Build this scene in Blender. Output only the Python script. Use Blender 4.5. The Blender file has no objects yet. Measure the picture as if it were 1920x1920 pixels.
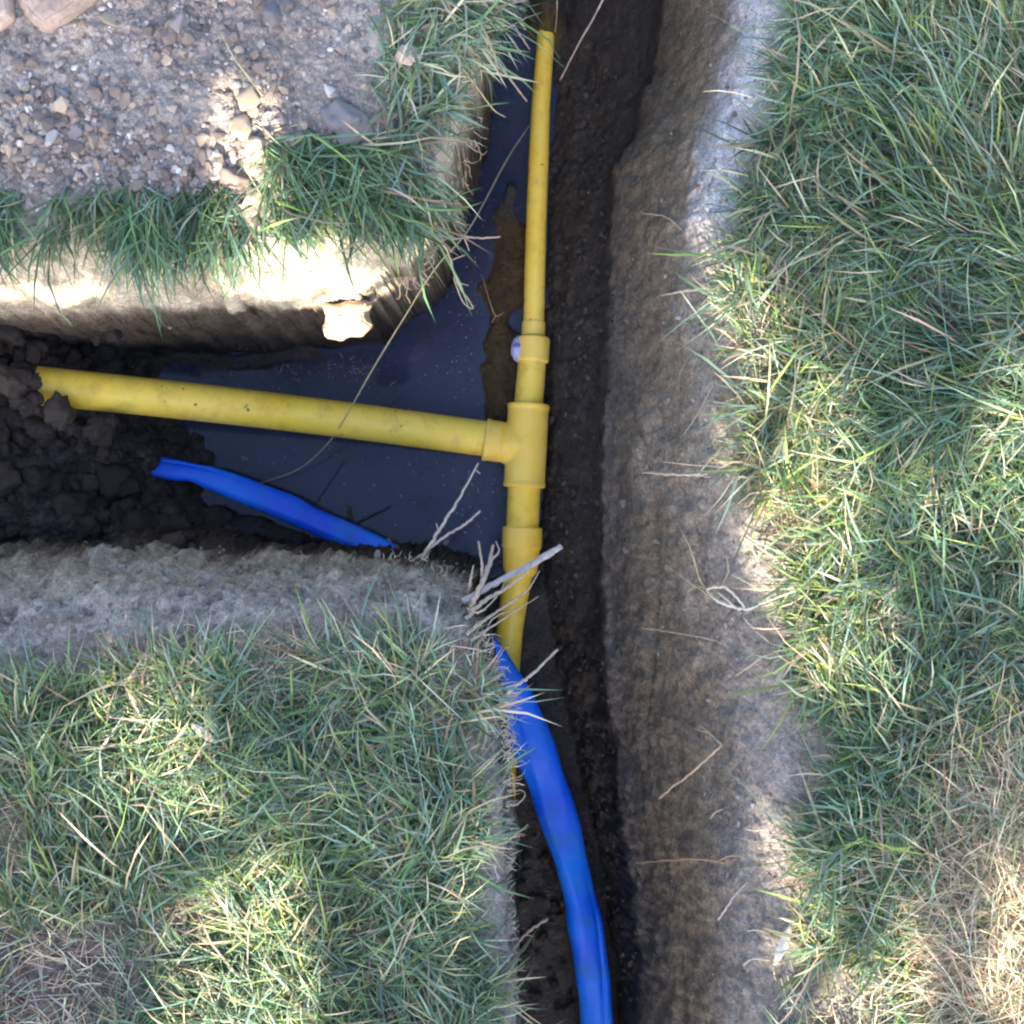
import bpy, bmesh, math, random
import numpy as np
from mathutils import Vector, Matrix
R = math.radians
random.seed(7); rng = np.random.default_rng(11)
scene = bpy.context.scene

# ---------------------------------------------------------------- camera, sky, sun, exposure
CAM_H = 1.5                                   # camera height over the turf, looking straight down into the trench
cam = bpy.data.objects.new('camera', bpy.data.cameras.new('camera'))
scene.collection.objects.link(cam); scene.camera = cam
cam.location = (0, 0, CAM_H); cam.rotation_euler = (0, 0, 0)
cam.data.sensor_width = 36; cam.data.lens = 36/0.75; cam.data.clip_start = 0.05; cam.data.clip_end = 200

SUN_EL = R(34); SUN_V = Vector((-0.14, -1.0, 0)).normalized()*math.cos(SUN_EL) + Vector((0, 0, math.sin(SUN_EL)))
world = bpy.data.worlds.new('World'); scene.world = world; world.use_nodes = True
wn = world.node_tree.nodes; wl = world.node_tree.links
sky = wn.new('ShaderNodeTexSky'); sky.sky_type = 'NISHITA'; sky.sun_disc = False
sky.air_density = 0.85; sky.dust_density = 2.0; sky.ozone_density = 0.7; sky.sun_elevation = SUN_EL; sky.sun_rotation = math.atan2(SUN_V.x, SUN_V.y)
wl.new(sky.outputs[0], wn['Background'].inputs[0]); wn['Background'].inputs[1].default_value = 0.15
sun = bpy.data.objects.new('sun', bpy.data.lights.new('sun', 'SUN')); scene.collection.objects.link(sun)
sun.data.energy = 5.0; sun.data.angle = R(0.4); sun.data.color = (1.0, 0.9, 0.74)
sun.rotation_euler = SUN_V.to_track_quat('Z', 'Y').to_euler()
scene.view_settings.view_transform = 'Standard'; scene.view_settings.look = 'None'
scene.view_settings.exposure = 2.5; scene.view_settings.gamma = 1; scene.view_settings.use_curve_mapping = False
scene.render.engine = 'CYCLES'; scene.cycles.max_bounces = 6; scene.cycles.use_denoising = True; scene.cycles.pixel_filter_type = 'BLACKMAN_HARRIS'; scene.cycles.filter_width = 2.2

# ---------------------------------------------------------------- measuring helpers
def S(z): return 0.75*(CAM_H - z)
def W(u, v, z=0.0):                           # a spot read off the photograph (1920 px) at height z -> metres
    s = S(z)/1920.0
    return np.array([(u - 960)*s, (960 - v)*s, z], dtype=float) if np.isscalar(u) else np.stack([(u-960)*s, (960-v)*s, z+0*u], -1)
def PX(x, y, z=0.0):
    k = 1920.0/S(z)
    return 960 + x*k, 960 - y*k
def sstep(a, b, x):
    t = np.clip((x - a)/(b - a), 0, 1); return t*t*(3 - 2*t)
def smin(a, b, k):
    h = np.clip(0.5 + 0.5*(b - a)/k, 0, 1); return b*(1 - h) + a*h - k*h*(1 - h)

def _hash(ix, iy, iz, seed):
    h = (ix.astype(np.int64)*374761393 + iy.astype(np.int64)*668265263 + iz.astype(np.int64)*2147483647 + seed*974634777) & 0xffffffff
    h = ((h ^ (h >> 13))*1274126177) & 0xffffffff
    h = ((h ^ (h >> 16))*2246822519) & 0xffffffff
    return ((h ^ (h >> 15)) & 0xffffff)/float(0xffffff)
def vnoise(x, y, z=None, seed=0):             # value noise 0..1
    if z is None: z = np.zeros_like(x) + 0.37
    fx, fy, fz = np.floor(x), np.floor(y), np.floor(z)
    tx, ty, tz = x-fx, y-fy, z-fz
    tx = tx*tx*tx*(tx*(6*tx-15)+10); ty = ty*ty*ty*(ty*(6*ty-15)+10); tz = tz*tz*tz*(tz*(6*tz-15)+10)
    r = 0
    for a in (0, 1):
        for b in (0, 1):
            for c in (0, 1):
                r = r + _hash(fx+a, fy+b, fz+c, seed)*(tx if a else 1-tx)*(ty if b else 1-ty)*(tz if c else 1-tz)
    return r
def fbm(x, y, z=None, f=10.0, octv=4, seed=0, gain=0.5):   # about -1..1
    if z is None: z = np.zeros_like(x)
    s = 0; a = 1.0; tot = 0
    for o in range(octv):
        c, n = math.cos(0.7*o+.4), math.sin(0.7*o+.4)
        X = (x*c - y*n)*f; Y = (x*n + y*c)*f; Z = (z*c + x*0.3*n)*f
        s = s + a*(vnoise(X+17.1*o, Y-9.3*o, Z+3.7*o, seed+o)*2-1); tot += a
        a *= gain; f *= 2.03
    return s/tot*1.6
def cells(x, y, z, f, seed):                  # distance to the nearest jittered point: clods
    X, Y, Z = x*f, y*f, z*f
    fx, fy, fz = np.floor(X), np.floor(Y), np.floor(Z)
    best = np.full(X.shape, 9.0)
    for a in (-1, 0, 1):
        for b in (-1, 0, 1):
            for c in (-1, 0, 1):
                cx, cy, cz = fx+a, fy+b, fz+c
                d = (cx+_hash(cx, cy, cz, seed)-X)**2 + (cy+_hash(cx, cy, cz, seed+5)-Y)**2 + (cz+_hash(cx, cy, cz, seed+9)-Z)**2
                best = np.minimum(best, d)
    return np.sqrt(best)

# ---------------------------------------------------------------- materials
def new_mat(name):
    m = bpy.data.materials.new(name); m.use_nodes = True
    return m, m.node_tree.nodes, m.node_tree.links, m.node_tree.nodes['Principled BSDF']
def tex_noise(n, l, scale, detail=6, rough=0.6, coord=None):
    t = n.new('ShaderNodeTexNoise'); t.inputs['Scale'].default_value = scale
    t.inputs['Detail'].default_value = detail; t.inputs['Roughness'].default_value = rough
    if coord is not None: l.new(coord, t.inputs['Vector'])
    return t
def ramp(n, l, src, stops):
    r = n.new('ShaderNodeValToRGB'); l.new(src, r.inputs[0])
    while len(r.color_ramp.elements) < len(stops): r.color_ramp.elements.new(0.5)
    for e, (p, c) in zip(r.color_ramp.elements, stops):
        e.position = p; e.color = (c, c, c, 1) if np.isscalar(c) else (*c, 1)
    return r.outputs[0]
def mul(n, l, a, b, fac=1.0, mode='MULTIPLY'):
    m = n.new('ShaderNodeMix'); m.data_type = 'RGBA'; m.blend_type = mode
    if np.isscalar(fac): m.inputs[0].default_value = fac
    else: l.new(fac, m.inputs[0])
    for i, s in ((6, a), (7, b)):
        if isinstance(s, tuple): m.inputs[i].default_value = (*s, 1)
        else: l.new(s, m.inputs[i])
    return m.outputs[2]
def bump(n, l, bsdf, h, strength, dist, prev=None):
    b = n.new('ShaderNodeBump'); b.inputs['Strength'].default_value = strength; b.inputs['Distance'].default_value = dist
    l.new(h, b.inputs['Height'])
    if prev is not None: l.new(prev, b.inputs['Normal'])
    l.new(b.outputs[0], bsdf.inputs['Normal']); return b.outputs[0]

def soil_material():
    m, n, l, b = new_mat('soil')
    tc = n.new('ShaderNodeTexCoord').outputs['Object']
    at = n.new('ShaderNodeAttribute'); at.attribute_name = 'Col'
    wt = n.new('ShaderNodeAttribute'); wt.attribute_name = 'wet'
    n1 = tex_noise(n, l, 26, 8, 0.72, tc); n2 = tex_noise(n, l, 210, 5, 0.7, tc); n3 = tex_noise(n, l, 620, 3, 0.6, tc)
    v1 = n.new('ShaderNodeTexVoronoi'); v1.inputs['Scale'].default_value = 150; l.new(tc, v1.inputs['Vector'])
    c = mul(n, l, at.outputs['Color'], ramp(n, l, n1.outputs[0], [(0.3, 0.70), (0.52, 1.0), (0.72, 1.28)]))
    c = mul(n, l, c, ramp(n, l, n2.outputs[0], [(0.3, 0.6), (0.5, 1.0), (0.7, 1.45)]))
    c = mul(n, l, c, ramp(n, l, n3.outputs[0], [(0.35, 0.75), (0.6, 1.2)]))
    c = mul(n, l, c, ramp(n, l, v1.outputs['Color'], [(0.0, 0.8), (1.0, 1.2)]))
    sp = tex_noise(n, l, 330, 2, 0.5, tc)     # pale mineral specks
    c = mul(n, l, c, (0.42, 0.38, 0.34), ramp(n, l, sp.outputs[0], [(0.70, 0.0), (0.78, 0.4)]), 'MIX')
    l.new(c, b.inputs['Base Color'])
    rr = n.new('ShaderNodeMapRange'); l.new(wt.outputs['Fac'], rr.inputs[0]); rr.inputs[3].default_value = 0.95; rr.inputs[4].default_value = 0.55
    l.new(rr.outputs[0], b.inputs['Roughness']); b.inputs['Specular IOR Level'].default_value = 0.25
    p = bump(n, l, b, n2.outputs[0], 0.9, 0.004); p = bump(n, l, b, n3.outputs[0], 0.7, 0.0015, p)
    bump(n, l, b, v1.outputs['Distance'], 0.5, 0.0025, p)
    return m
def stone_material(name, col, var=0.35, scale=60, rough=0.85):
    m, n, l, b = new_mat(name)
    tc = n.new('ShaderNodeTexCoord').outputs['Object']; oi = n.new('ShaderNodeObjectInfo')
    n1 = tex_noise(n, l, scale, 6, 0.7, tc); n2 = tex_noise(n, l, scale*7, 4, 0.7, tc)
    c = mul(n, l, col, ramp(n, l, n1.outputs[0], [(0.3, 1-var), (0.7, 1+var)]))
    c = mul(n, l, c, ramp(n, l, n2.outputs[0], [(0.3, 0.75), (0.7, 1.25)]))
    c = mul(n, l, c, ramp(n, l, oi.outputs['Random'], [(0.0, (0.6, 0.57, 0.55)), (0.6, (0.95, 0.88, 0.82)), (1.0, (1.35, 1.22, 1.08))]))
    l.new(c, b.inputs['Base Color']); b.inputs['Roughness'].default_value = rough; b.inputs['Specular IOR Level'].default_value = 0.25
    p = bump(n, l, b, n2.outputs[0], 0.6, 0.002); bump(n, l, b, n1.outputs[0], 0.5, 0.004, p)
    return m
def plastic_material(name, col, col2, dirt=(0.10, 0.07, 0.035), rough=0.42, dirt_amt=0.5, spots=True):
    m, n, l, b = new_mat(name)
    tc = n.new('ShaderNodeTexCoord').outputs['Object']
    n1 = tex_noise(n, l, 9, 4, 0.6, tc); n2 = tex_noise(n, l, 34, 7, 0.72, tc); n3 = tex_noise(n, l, 190, 3, 0.6, tc)
    c = mul(n, l, col, col2, ramp(n, l, n1.outputs[0], [(0.35, 0.0), (0.68, 1.0)]), 'MIX')
    c = mul(n, l, c, dirt, ramp(n, l, n2.outputs[0], [(0.5, 0.0), (0.8, dirt_amt)]), 'MIX')
    if spots:
        n4 = tex_noise(n, l, 95, 2, 0.5, tc); n5 = tex_noise(n, l, 11, 1, 0.5, tc)
        s = mul(n, l, ramp(n, l, n4.outputs[0], [(0.68, 0.0), (0.72, 0.85)]), ramp(n, l, n5.outputs[0], [(0.52, 0.0), (0.6, 1.0)]))
        c = mul(n, l, c, (0.05, 0.035, 0.02), s, 'MIX')
    l.new(c, b.inputs['Base Color'])
    l.new(ramp(n, l, n2.outputs[0], [(0.3, rough-0.1), (0.75, rough+0.25)]), b.inputs['Roughness'])
    bump(n, l, b, n3.outputs[0], 0.12, 0.0006)
    return m
def simple_material(name, col, rough=0.7, var=0.3, scale=120):
    m, n, l, b = new_mat(name)
    tc = n.new('ShaderNodeTexCoord').outputs['Object']
    n1 = tex_noise(n, l, scale, 5, 0.7, tc)
    c = mul(n, l, col, ramp(n, l, n1.outputs[0], [(0.3, 1-var), (0.7, 1+var)]))
    l.new(c, b.inputs['Base Color']); b.inputs['Roughness'].default_value = rough; b.inputs['Specular IOR Level'].default_value = 0.3
    bump(n, l, b, n1.outputs[0], 0.4, 0.0008)
    return m
def blade_material(name, transl=0.3, rough=0.5):
    m, n, l, b = new_mat(name)
    at = n.new('ShaderNodeAttribute'); at.attribute_name = 'Col'
    l.new(at.outputs['Color'], b.inputs['Base Color']); b.inputs['Roughness'].default_value = rough
    b.inputs['Specular IOR Level'].default_value = 0.4
    t = n.new('ShaderNodeBsdfTranslucent'); l.new(at.outputs['Color'], t.inputs['Color'])
    mx = n.new('ShaderNodeMixShader'); mx.inputs[0].default_value = transl
    l.new(b.outputs[0], mx.inputs[1]); l.new(t.outputs[0], mx.inputs[2]); l.new(mx.outputs[0], n['Material Output'].inputs[0])
    return m
def water_material():
    m, n, l, b = new_mat('murky_water')
    tc = n.new('ShaderNodeTexCoord').outputs['Object']
    n1 = tex_noise(n, l, 7, 3, 0.5, tc); n2 = tex_noise(n, l, 3, 2, 0.5, tc)
    c = mul(n, l, (0.026, 0.034, 0.072), (0.052, 0.060, 0.108), ramp(n, l, n2.outputs[0], [(0.35, 0.0), (0.65, 1.0)]), 'MIX')
    n3 = tex_noise(n, l, 12, 6, 0.65, tc); c = mul(n, l, c, (0.030, 0.022, 0.016), ramp(n, l, n3.outputs[0], [(0.55, 0.0), (0.75, 0.7)]), 'MIX')
    l.new(c, b.inputs['Base Color']); b.inputs['Roughness'].default_value = 0.04; b.inputs['IOR'].default_value = 1.33
    bump(n, l, b, n1.outputs[0], 0.06, 0.004)
    tr_ = n.new('ShaderNodeBsdfTransparent'); tr_.inputs[0].default_value = (.8, .85, .9, 1); mx = n.new('ShaderNodeMixShader'); mx.inputs[0].default_value = 0.34   # a little of the bed shows through
    l.new(b.outputs[0], mx.inputs[1]); l.new(tr_.outputs[0], mx.inputs[2]); l.new(mx.outputs[0], n['Material Output'].inputs[0])
    return m
M = dict(
    soil=soil_material(), water=water_material(),
    stone=stone_material('field_stone', (0.255, 0.215, 0.195)), stone_pale=stone_material('pale_stone', (0.42, 0.36, 0.29), 0.2),
    stone_white=stone_material('white_stone', (0.72, 0.69, 0.65), 0.12), stone_pink=stone_material('pinkish_rock', (0.33, 0.27, 0.235), 0.3, 22),
    stone_grey=stone_material('grey_stone', (0.27, 0.255, 0.275), 0.2), clod=stone_material('wet_clod', (0.056, 0.046, 0.040), 0.4, 40, 0.75),
    clay=stone_material('dry_clay', (0.50, 0.40, 0.28), 0.25, 50),
    yellow=plastic_material('yellow_polyethylene', (0.86, 0.56, 0.045), (0.88, 0.62, 0.10)),
    yellow_fit=plastic_material('yellow_fitting', (0.84, 0.53, 0.06), (0.86, 0.60, 0.13), dirt_amt=0.2, spots=False),
    blue=plastic_material('blue_polyethylene', (0.0, 0.070, 0.66), (0.0, 0.17, 0.80), dirt=(0.03, 0.15, 0.24), rough=0.5, dirt_amt=0.8, spots=False),
    white=simple_material('white_plastic', (0.38, 0.38, 0.58), 0.4, 0.4, 200), violet=simple_material('violet_plastic', (0.16, 0.13, 0.45), 0.4, 0.1),
    root=simple_material('pale_root', (0.36, 0.27, 0.19)), root_dark=simple_material('brown_root', (0.26, 0.18, 0.12)),
    root_white=simple_material('whitish_root', (0.42, 0.34, 0.26)), stick=simple_material('weathered_stick', (0.33, 0.285, 0.27)),
    straw=simple_material('straw', (0.36, 0.30, 0.16), 0.6), leaf=simple_material('dead_leaf', (0.40, 0.29, 0.22)),
    leaf_white=simple_material('bleached_leaf', (0.50, 0.43, 0.36)), bark=simple_material('bark', (0.12, 0.09, 0.06)),
    grass=blade_material('grass_blades', 0.48, 0.6), dry=blade_material('dry_blades', 0.15, 0.6), green_leaf=blade_material('tree_leaves', 0.05, 0.5))

# ---------------------------------------------------------------- object helpers
def tag(o, label=None, cat=None, group=None, kind=None):
    if label: o['label'] = label
    if cat: o['category'] = cat
    if group: o['group'] = group
    if kind: o['kind'] = kind
    return o
def mesh_np(name, verts, faces, smooth=True):
    me = bpy.data.meshes.new(name)
    if isinstance(faces, np.ndarray):
        k = faces.shape[1]
        me.vertices.add(len(verts)); me.vertices.foreach_set('co', np.asarray(verts, np.float32).ravel())
        me.loops.add(faces.size); me.loops.foreach_set('vertex_index', faces.astype(np.int32).ravel())
        me.polygons.add(len(faces)); me.polygons.foreach_set('loop_start', np.arange(0, faces.size, k, dtype=np.int32))
        me.update(calc_edges=True)
    else:
        me.from_pydata([tuple(v) for v in verts], [], faces); me.update()
    me.polygons.foreach_set('use_smooth', np.full(len(me.polygons), smooth)); me.update()
    return me
def link(name, me, mat=None, parent=None, loc=None):
    o = bpy.data.objects.new(name, me); scene.collection.objects.link(o)
    if mat is not None and not me.materials: me.materials.append(mat)
    if parent is not None: o.parent = parent
    if loc is not None: o.location = loc
    return o
def set_col(me, col):
    a = me.color_attributes.new('Col', 'FLOAT_COLOR', 'POINT')
    c = np.ones((len(me.vertices), 4), np.float32); c[:, :3] = col; a.data.foreach_set('color', c.ravel())
def catmull(P, n):                            # P rows may hold radii too
    P = np.asarray(P, float)
    if len(P) == 2: t = np.linspace(0, 1, n)[:, None]; return P[0]*(1-t)+P[1]*t
    Q = np.vstack([2*P[0]-P[1], P, 2*P[-1]-P[-2]]); out = []
    ts = np.linspace(0, len(P)-1-1e-6, n)
    for t in ts:
        i = int(t); f = t-i; a, b, c, d = Q[i:i+4]
        out.append(0.5*((2*b)+(-a+c)*f+(2*a-5*b+4*c-d)*f*f+(-a+3*b-3*c+d)*f**3))
    return np.array(out)
def sweep(path, rad, sides=10, squash=None, ripple=None):      # tube round a path; returns verts, quads+caps
    path = np.asarray(path, float); n = len(path)
    tan = np.gradient(path, axis=0); tan /= np.linalg.norm(tan, axis=1)[:, None]+1e-12
    V = []; up = np.array([0, 0, 1.0])
    for i in range(n):
        s = np.cross(tan[i], up); s /= np.linalg.norm(s)+1e-9; w = np.cross(s, tan[i])
        for k in range(sides):
            a = 2*math.pi*k/sides; r = rad[i]; q = 1.0
            if ripple is not None: r *= 1+ripple(i, k)
            if squash is not None: q = squash[i]
            V.append(path[i] + s*math.cos(a)*r + w*math.sin(a)*r*q)
    F = []
    for i in range(n-1):
        for k in range(sides):
            k2 = (k+1) % sides; F.append((i*sides+k, i*sides+k2, (i+1)*sides+k2, (i+1)*sides+k))
    F.append(tuple(range(sides))[::-1]); F.append(tuple((n-1)*sides+k for k in range(sides)))
    return V, F
def fix_normals(me):
    bm = bmesh.new(); bm.from_mesh(me); bmesh.ops.recalc_face_normals(bm, faces=bm.faces); bm.to_mesh(me); bm.free()

# ---------------------------------------------------------------- the shape of the ground
def along_y(pts, z):                          # x as a function of y, from photo spots at height z
    P = np.array([W(u, v, z) for u, v in pts]); o = np.argsort(P[:, 1]); return lambda y: np.interp(y, P[o, 1], P[o, 0])
def along_x(pts, z):
    P = np.array([W(u, v, z) for u, v in pts]); o = np.argsort(P[:, 0]); return lambda x: np.interp(x, P[o, 0], P[o, 1])
XR = along_y([(1530,-300),(1505,0),(1475,100),(1450,230),(1425,330),(1395,450),(1385,530),(1405,640),(1400,800),(1405,900),(1425,1000),(1450,1100),(1480,1200),(1490,1300),(1490,1400),(1475,1550),(1480,1700),(1480,1870),(1500,2300)], 0)
XS = along_y([(1440,-300),(1420,0),(1375,200),(1325,400),(1325,640),(1345,900),(1370,1000),(1395,1200),(1410,1400),(1400,1600),(1405,1870),(1420,2300)], -0.035)
XL = along_y([(1290,-300),(1250,0),(1228,130),(1195,240),(1150,320),(1143,600),(1132,900),(1130,1200),(1158,1450),(1188,1700),(1203,1870),(1220,2300)], -0.30)
XF = along_y([(1030,-300),(1022,0),(1016,300),(1008,600),(1006,900),(990,1100),(1030,1300),(1085,1500),(1130,1700),(1150,1870),(1160,2300)], -0.48)
UE = along_y([(885,-400),(892,-60),(892,0),(880,80),(852,190),(826,260),(804,335),(792,390),(775,425),(750,450),(715,475),(640,520)], 0)
US = along_x([(-500,462),(0,462),(200,455),(420,446),(560,440),(700,440),(830,440),(1100,440)], 0)
LN = along_x([(-500,1240),(0,1230),(150,1200),(300,1185),(500,1170),(700,1160),(800,1164),(850,1180),(1100,1220)], 0)
LE = along_y([(850,900),(862,1050),(872,1130),(888,1200),(912,1270),(925,1340),(930,1450),(945,1600),(956,1750),(958,1870),(962,2300)], 0)
WATER_Z = -0.470

def shape(x, y):
    wob = fbm(x, y, f=14, octv=3, seed=3)*0.008 + fbm(x, y, f=55, octv=2, seed=4)*0.003
    # right bank
    xr, xs, xl, xf = XR(y), XS(y), XL(y), XF(y)
    X = x + wob*0.35 + fbm(x*1.6, y*0.35, f=24, octv=3, seed=31)*0.005
    t = lambda a, b: np.clip((X-a)/(b-a), 0, 1)
    zr = -0.62 + 0.14*t(xf-0.03, xf) + 0.115*t(xf, xl-0.010)**1.15 + 0.065*t(xl-0.010, xl) + 0.265*t(xl, xs)**0.92 + 0.035*sstep(0, 1, t(xs, xr))
    # upper left block
    eu = -smin((UE(y)-x-wob*.8)*8.0, (y-US(x)+wob), 0.03)
    zu = np.interp(eu, [0, 0.010, 0.028, 0.044, 0.053, 0.058, 0.064, 0.071], [0, -0.010, -0.036, -0.070, -0.12, -0.24, -0.48, -0.62])
    # lower left block
    u0, _ = PX(x, y, 0)
    sc = np.interp(u0, [0, 350, 750], [0.50, 0.72, 1.05])
    el = -smin((LE(y)-x+wob*0.35)*11.0, (LN(x)-y+wob)*sc, 0.030)
    zl = np.interp(el, [0, 0.012, 0.030, 0.046, 0.056, 0.061, 0.068, 0.075], [0, -0.008, -0.03, -0.075, -0.14, -0.26, -0.5, -0.62])
    # floor
    uf, vf = PX(x, y, -0.45)
    zf = np.full_like(x, -0.505)
    bnd = np.interp(vf, [560, 640, 690, 790, 860, 930, 1000, 1060], [180, 240, 300, 370, 425, 395, 430, 640])
    mud = sstep(70, -180, uf-bnd)
    zf = zf + mud*0.10 + sstep(330, 30, uf)*0.085 + sstep(60, -200, uf)*0.05
    zf = zf + sstep(1040, 1110, vf)*0.052                                   # south part of the long trench stands dry
    zf = np.maximum(zf, -0.50 + 0.05*np.exp(-((uf-1025)/45)**2-((vf-20)/75)**2)*1.6)      # mud over the far pipe end
    uf2 = uf + 26*fbm(x, y, f=12, octv=3, seed=19)
    wid = np.interp(vf, [330, 400, 470, 560, 600, 680, 760, 860, 900], [0, 26, 50, 46, 18, 42, 40, 24, 0])
    sh = sstep(1.9, 0.35, np.abs(uf2-956)/np.maximum(wid*1.5, 1))*(wid > 4)
    zf = zf + sh*0.038
    zf = zf + 0.13*np.exp(-((uf-22)/46)**2-((vf-722)/75)**2)
    zf = zf + 0.036*sstep(40, 8, np.abs(vf + 10*np.sin(uf/40.) - np.interp(uf, [250, 420, 600, 720], [672, 668, 668, 640])))*sstep(700, 560, uf)
    zf = zf + 0.036*sstep(50, 14, np.abs(vf + 7*np.sin(uf/33.) - np.interp(uf, [400, 520, 620, 800], [985, 1005, 1022, 1060])))*sstep(690, 560, uf)
    zf = zf + fbm(x, y, f=22, octv=4, seed=12)*0.010*(0.35+mud)
    z = np.maximum(np.maximum(zr, zu), np.maximum(zl, zf))
    far = np.maximum(sstep(2.6, 3.2, np.abs(y)), sstep(2.6, 3.2, -x))
    z = z*(1-far)
    which = np.argmax(np.stack([zr, zu, zl, zf]), 0)
    return z, which, eu, el, X, (xr, xs, xl, xf), mud, far

def axis(fine, lo=-0.60, hi=0.60, step=0.0021):
    a = [lo]
    while a[-1] < hi:
        s = step
        for f0, f1, fs in fine:
            if f0 < a[-1] < f1: s = fs
        a.append(a[-1]+s)
    a = np.array(a); out = []; s = step; p = a[-1]
    while p < 45:
        s *= 1.13; p += s; out.append(p)
    up = np.array(out); s = step; p = a[0]; out = []
    while p > -45:
        s *= 1.13; p -= s; out.append(p)
    return np.concatenate([np.array(out)[::-1], a, up])
gx = axis([(0.10, 0.14, 0.0015)]); gy = axis([(0.215, 0.305, 0.0011), (-0.06, -0.035, 0.0014)])
GX, GY = np.meshgrid(gx, gy)
NX, NY = len(gx), len(gy)
x = GX.ravel(); y = GY.ravel()
z, which, eu, el, XB, (xr, xs, xl, xf), mud, far = shape(x, y)
u_, v_ = PX(x, y, 0)
# fine relief
near = (np.abs(x) < 0.8) & (np.abs(y) < 0.8)
P = np.stack([x, y, z], 1); G = P.reshape(NY, NX, 3)
dx = np.gradient(G, axis=1); dy = np.gradient(G, axis=0)
Nn = np.cross(dx, dy).reshape(-1, 3); Nn /= np.linalg.norm(Nn, axis=1)[:, None]+1e-12
disp = np.zeros_like(x); q = np.where(near)[0]
qx, qy, qz = x[q], y[q], z[q]
f1 = fbm(qx, qy, qz, f=30, octv=5, seed=40, gain=0.62); cl = cells(qx, qy, qz, 70, 50); cl2 = cells(qx, qy, qz, 32, 55)
top = (which[q] != 3) & (qz > -0.012)
floor = which[q] == 3
wallm = ~top & ~floor
d = np.where(top, f1*0.0035 - cl*0.0015, 0)
d = np.where(floor, f1*0.004 + (0.55-cl2)*0.024*(0.15+mud[q]) + (0.5-cl)*0.004*(0.2+mud[q]), d)
d = np.where((which[q] == 1) & wallm & (qz < -.08), d + 0.012*sstep(75, 45, np.abs(PX(qx, qy, qz)[0]-650)), d) if False else d
bigl = fbm(qx, qy, qz, f=16, octv=3, seed=44)
f1s = fbm(qx*1.8, qy*.45, qz, f=30, octv=4, seed=41, gain=.6)
d = np.where(wallm, np.where(which[q] == 0, f1*.0030+f1s*.0016+(.45-cl)*.0025, f1*.006) + bigl*np.where(which[q] == 0, .0010, .004) + (which[q] == 2)*((0.5-cl2)*.011+(0.5-cl)*.007+bigl*.004) + (0.5-cl)*0.0035 + (0.5-cl2)*0.004, d)
d = np.where((which[q] == 1) & top & (v_[q] < 340), f1*0.006 + (0.5-cl)*0.006, d)
# the pale clay lump standing proud of the upper bank's face, and the break lines of the right slope
us, vs = PX(qx, qy, qz)
crack = np.abs((us-1200) - 20*np.sin(vs/130.) - (vs-900)*0.06); d = np.where((which[q] == 0) & wallm, d - 0.006*sstep(9, 0, crack)*sstep(500, 600, vs), d)
disp[q] = d
P = P + Nn*disp[:, None]
Z = P[:, 2].reshape(NY, NX)

def ground_z(px, py):
    px = np.asarray(px, float); py = np.asarray(py, float)
    i = np.clip(np.searchsorted(gx, px)-1, 0, NX-2); j = np.clip(np.searchsorted(gy, py)-1, 0, NY-2)
    fx = (px-gx[i])/(gx[i+1]-gx[i]); fy = (py-gy[j])/(gy[j+1]-gy[j])
    return (Z[j, i]*(1-fx)+Z[j, i+1]*fx)*(1-fy)+(Z[j+1, i]*(1-fx)+Z[j+1, i+1]*fx)*fy
def hit(u, v, lift=0.0):                      # where the line of sight through a photo spot meets the ground
    zz = np.arange(0.03, -0.60, -0.002); p = W(np.full_like(zz, u), np.full_like(zz, v), 0*zz)
    s = 0.75*(CAM_H-zz)/1920; X = (u-960)*s; Y = (960-v)*s
    g = ground_z(X, Y); k = np.argmax(g >= zz)
    zf = max(zz[k], WATER_Z) + lift; return W(u, v, zf)

# soil colours (dry crust, clay, wet subsoil), with trench shade put into the lower walls
zz = P[:, 2]; uw, vw = PX(P[:, 0], P[:, 1], zz)
def C(*c): return np.array(c)[None, :]
def mixc(a, b, t): return a*(1-t[:, None]) + b*t[:, None]
nz = np.zeros_like(x); nz2 = np.zeros_like(x)
nz[q] = fbm(qx, qy, qz, f=9, octv=4, seed=70); nz2[q] = fbm(qx, qy, qz, f=28, octv=4, seed=75)
col = np.repeat(C(0.21, 0.175, 0.140), len(x), 0)
dirt = mixc(C(0.320, 0.280, 0.248), C(0.230, 0.192, 0.165), sstep(-.5, .6, nz))
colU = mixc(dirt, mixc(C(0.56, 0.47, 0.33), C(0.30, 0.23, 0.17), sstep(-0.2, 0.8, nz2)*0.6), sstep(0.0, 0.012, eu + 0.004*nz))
colU = mixc(colU, C(0.115, 0.085, 0.062), sstep(-0.115, -0.17, zz + 0.015*nz2)); colU = mixc(colU, C(0.045, 0.036, 0.030), sstep(-0.30, -0.42, zz))  # opposite bank's shadow put into the colour, then dark wet clay
colL = mixc(col, C(0.265, 0.225, 0.190), sstep(-0.004, 0.006, el))
colL = mixc(colL, C(0.165, 0.130, 0.105), sstep(-0.05, .6, nz2)*.85)
colL = mixc(colL, C(0.40, 0.365, 0.350), sstep(.0, .6, nz)*sstep(330, 160, uw)*sstep(.03, .02, el)); colL = mixc(colL, C(0.245, 0.205, 0.150), sstep(0.024, 0.036, el+0.006*nz+0.004*nz2))
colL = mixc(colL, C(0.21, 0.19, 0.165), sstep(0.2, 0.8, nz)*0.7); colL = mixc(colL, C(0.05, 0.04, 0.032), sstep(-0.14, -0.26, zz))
tr = (XB-xl)/(xs-xl)
st_ = np.zeros_like(x); st_[q] = fbm(qx*3, qy*1.4, qz*2, f=14, octv=4, seed=81)
brown = mixc(C(0.165, 0.128, 0.090), C(0.112, 0.080, 0.055), sstep(-0.1, 1.0, nz2*.5+st_*.7)); brown = mixc(brown, C(0.19, 0.155, 0.120), sstep(0.0, 0.9, nz)*.8)
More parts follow.
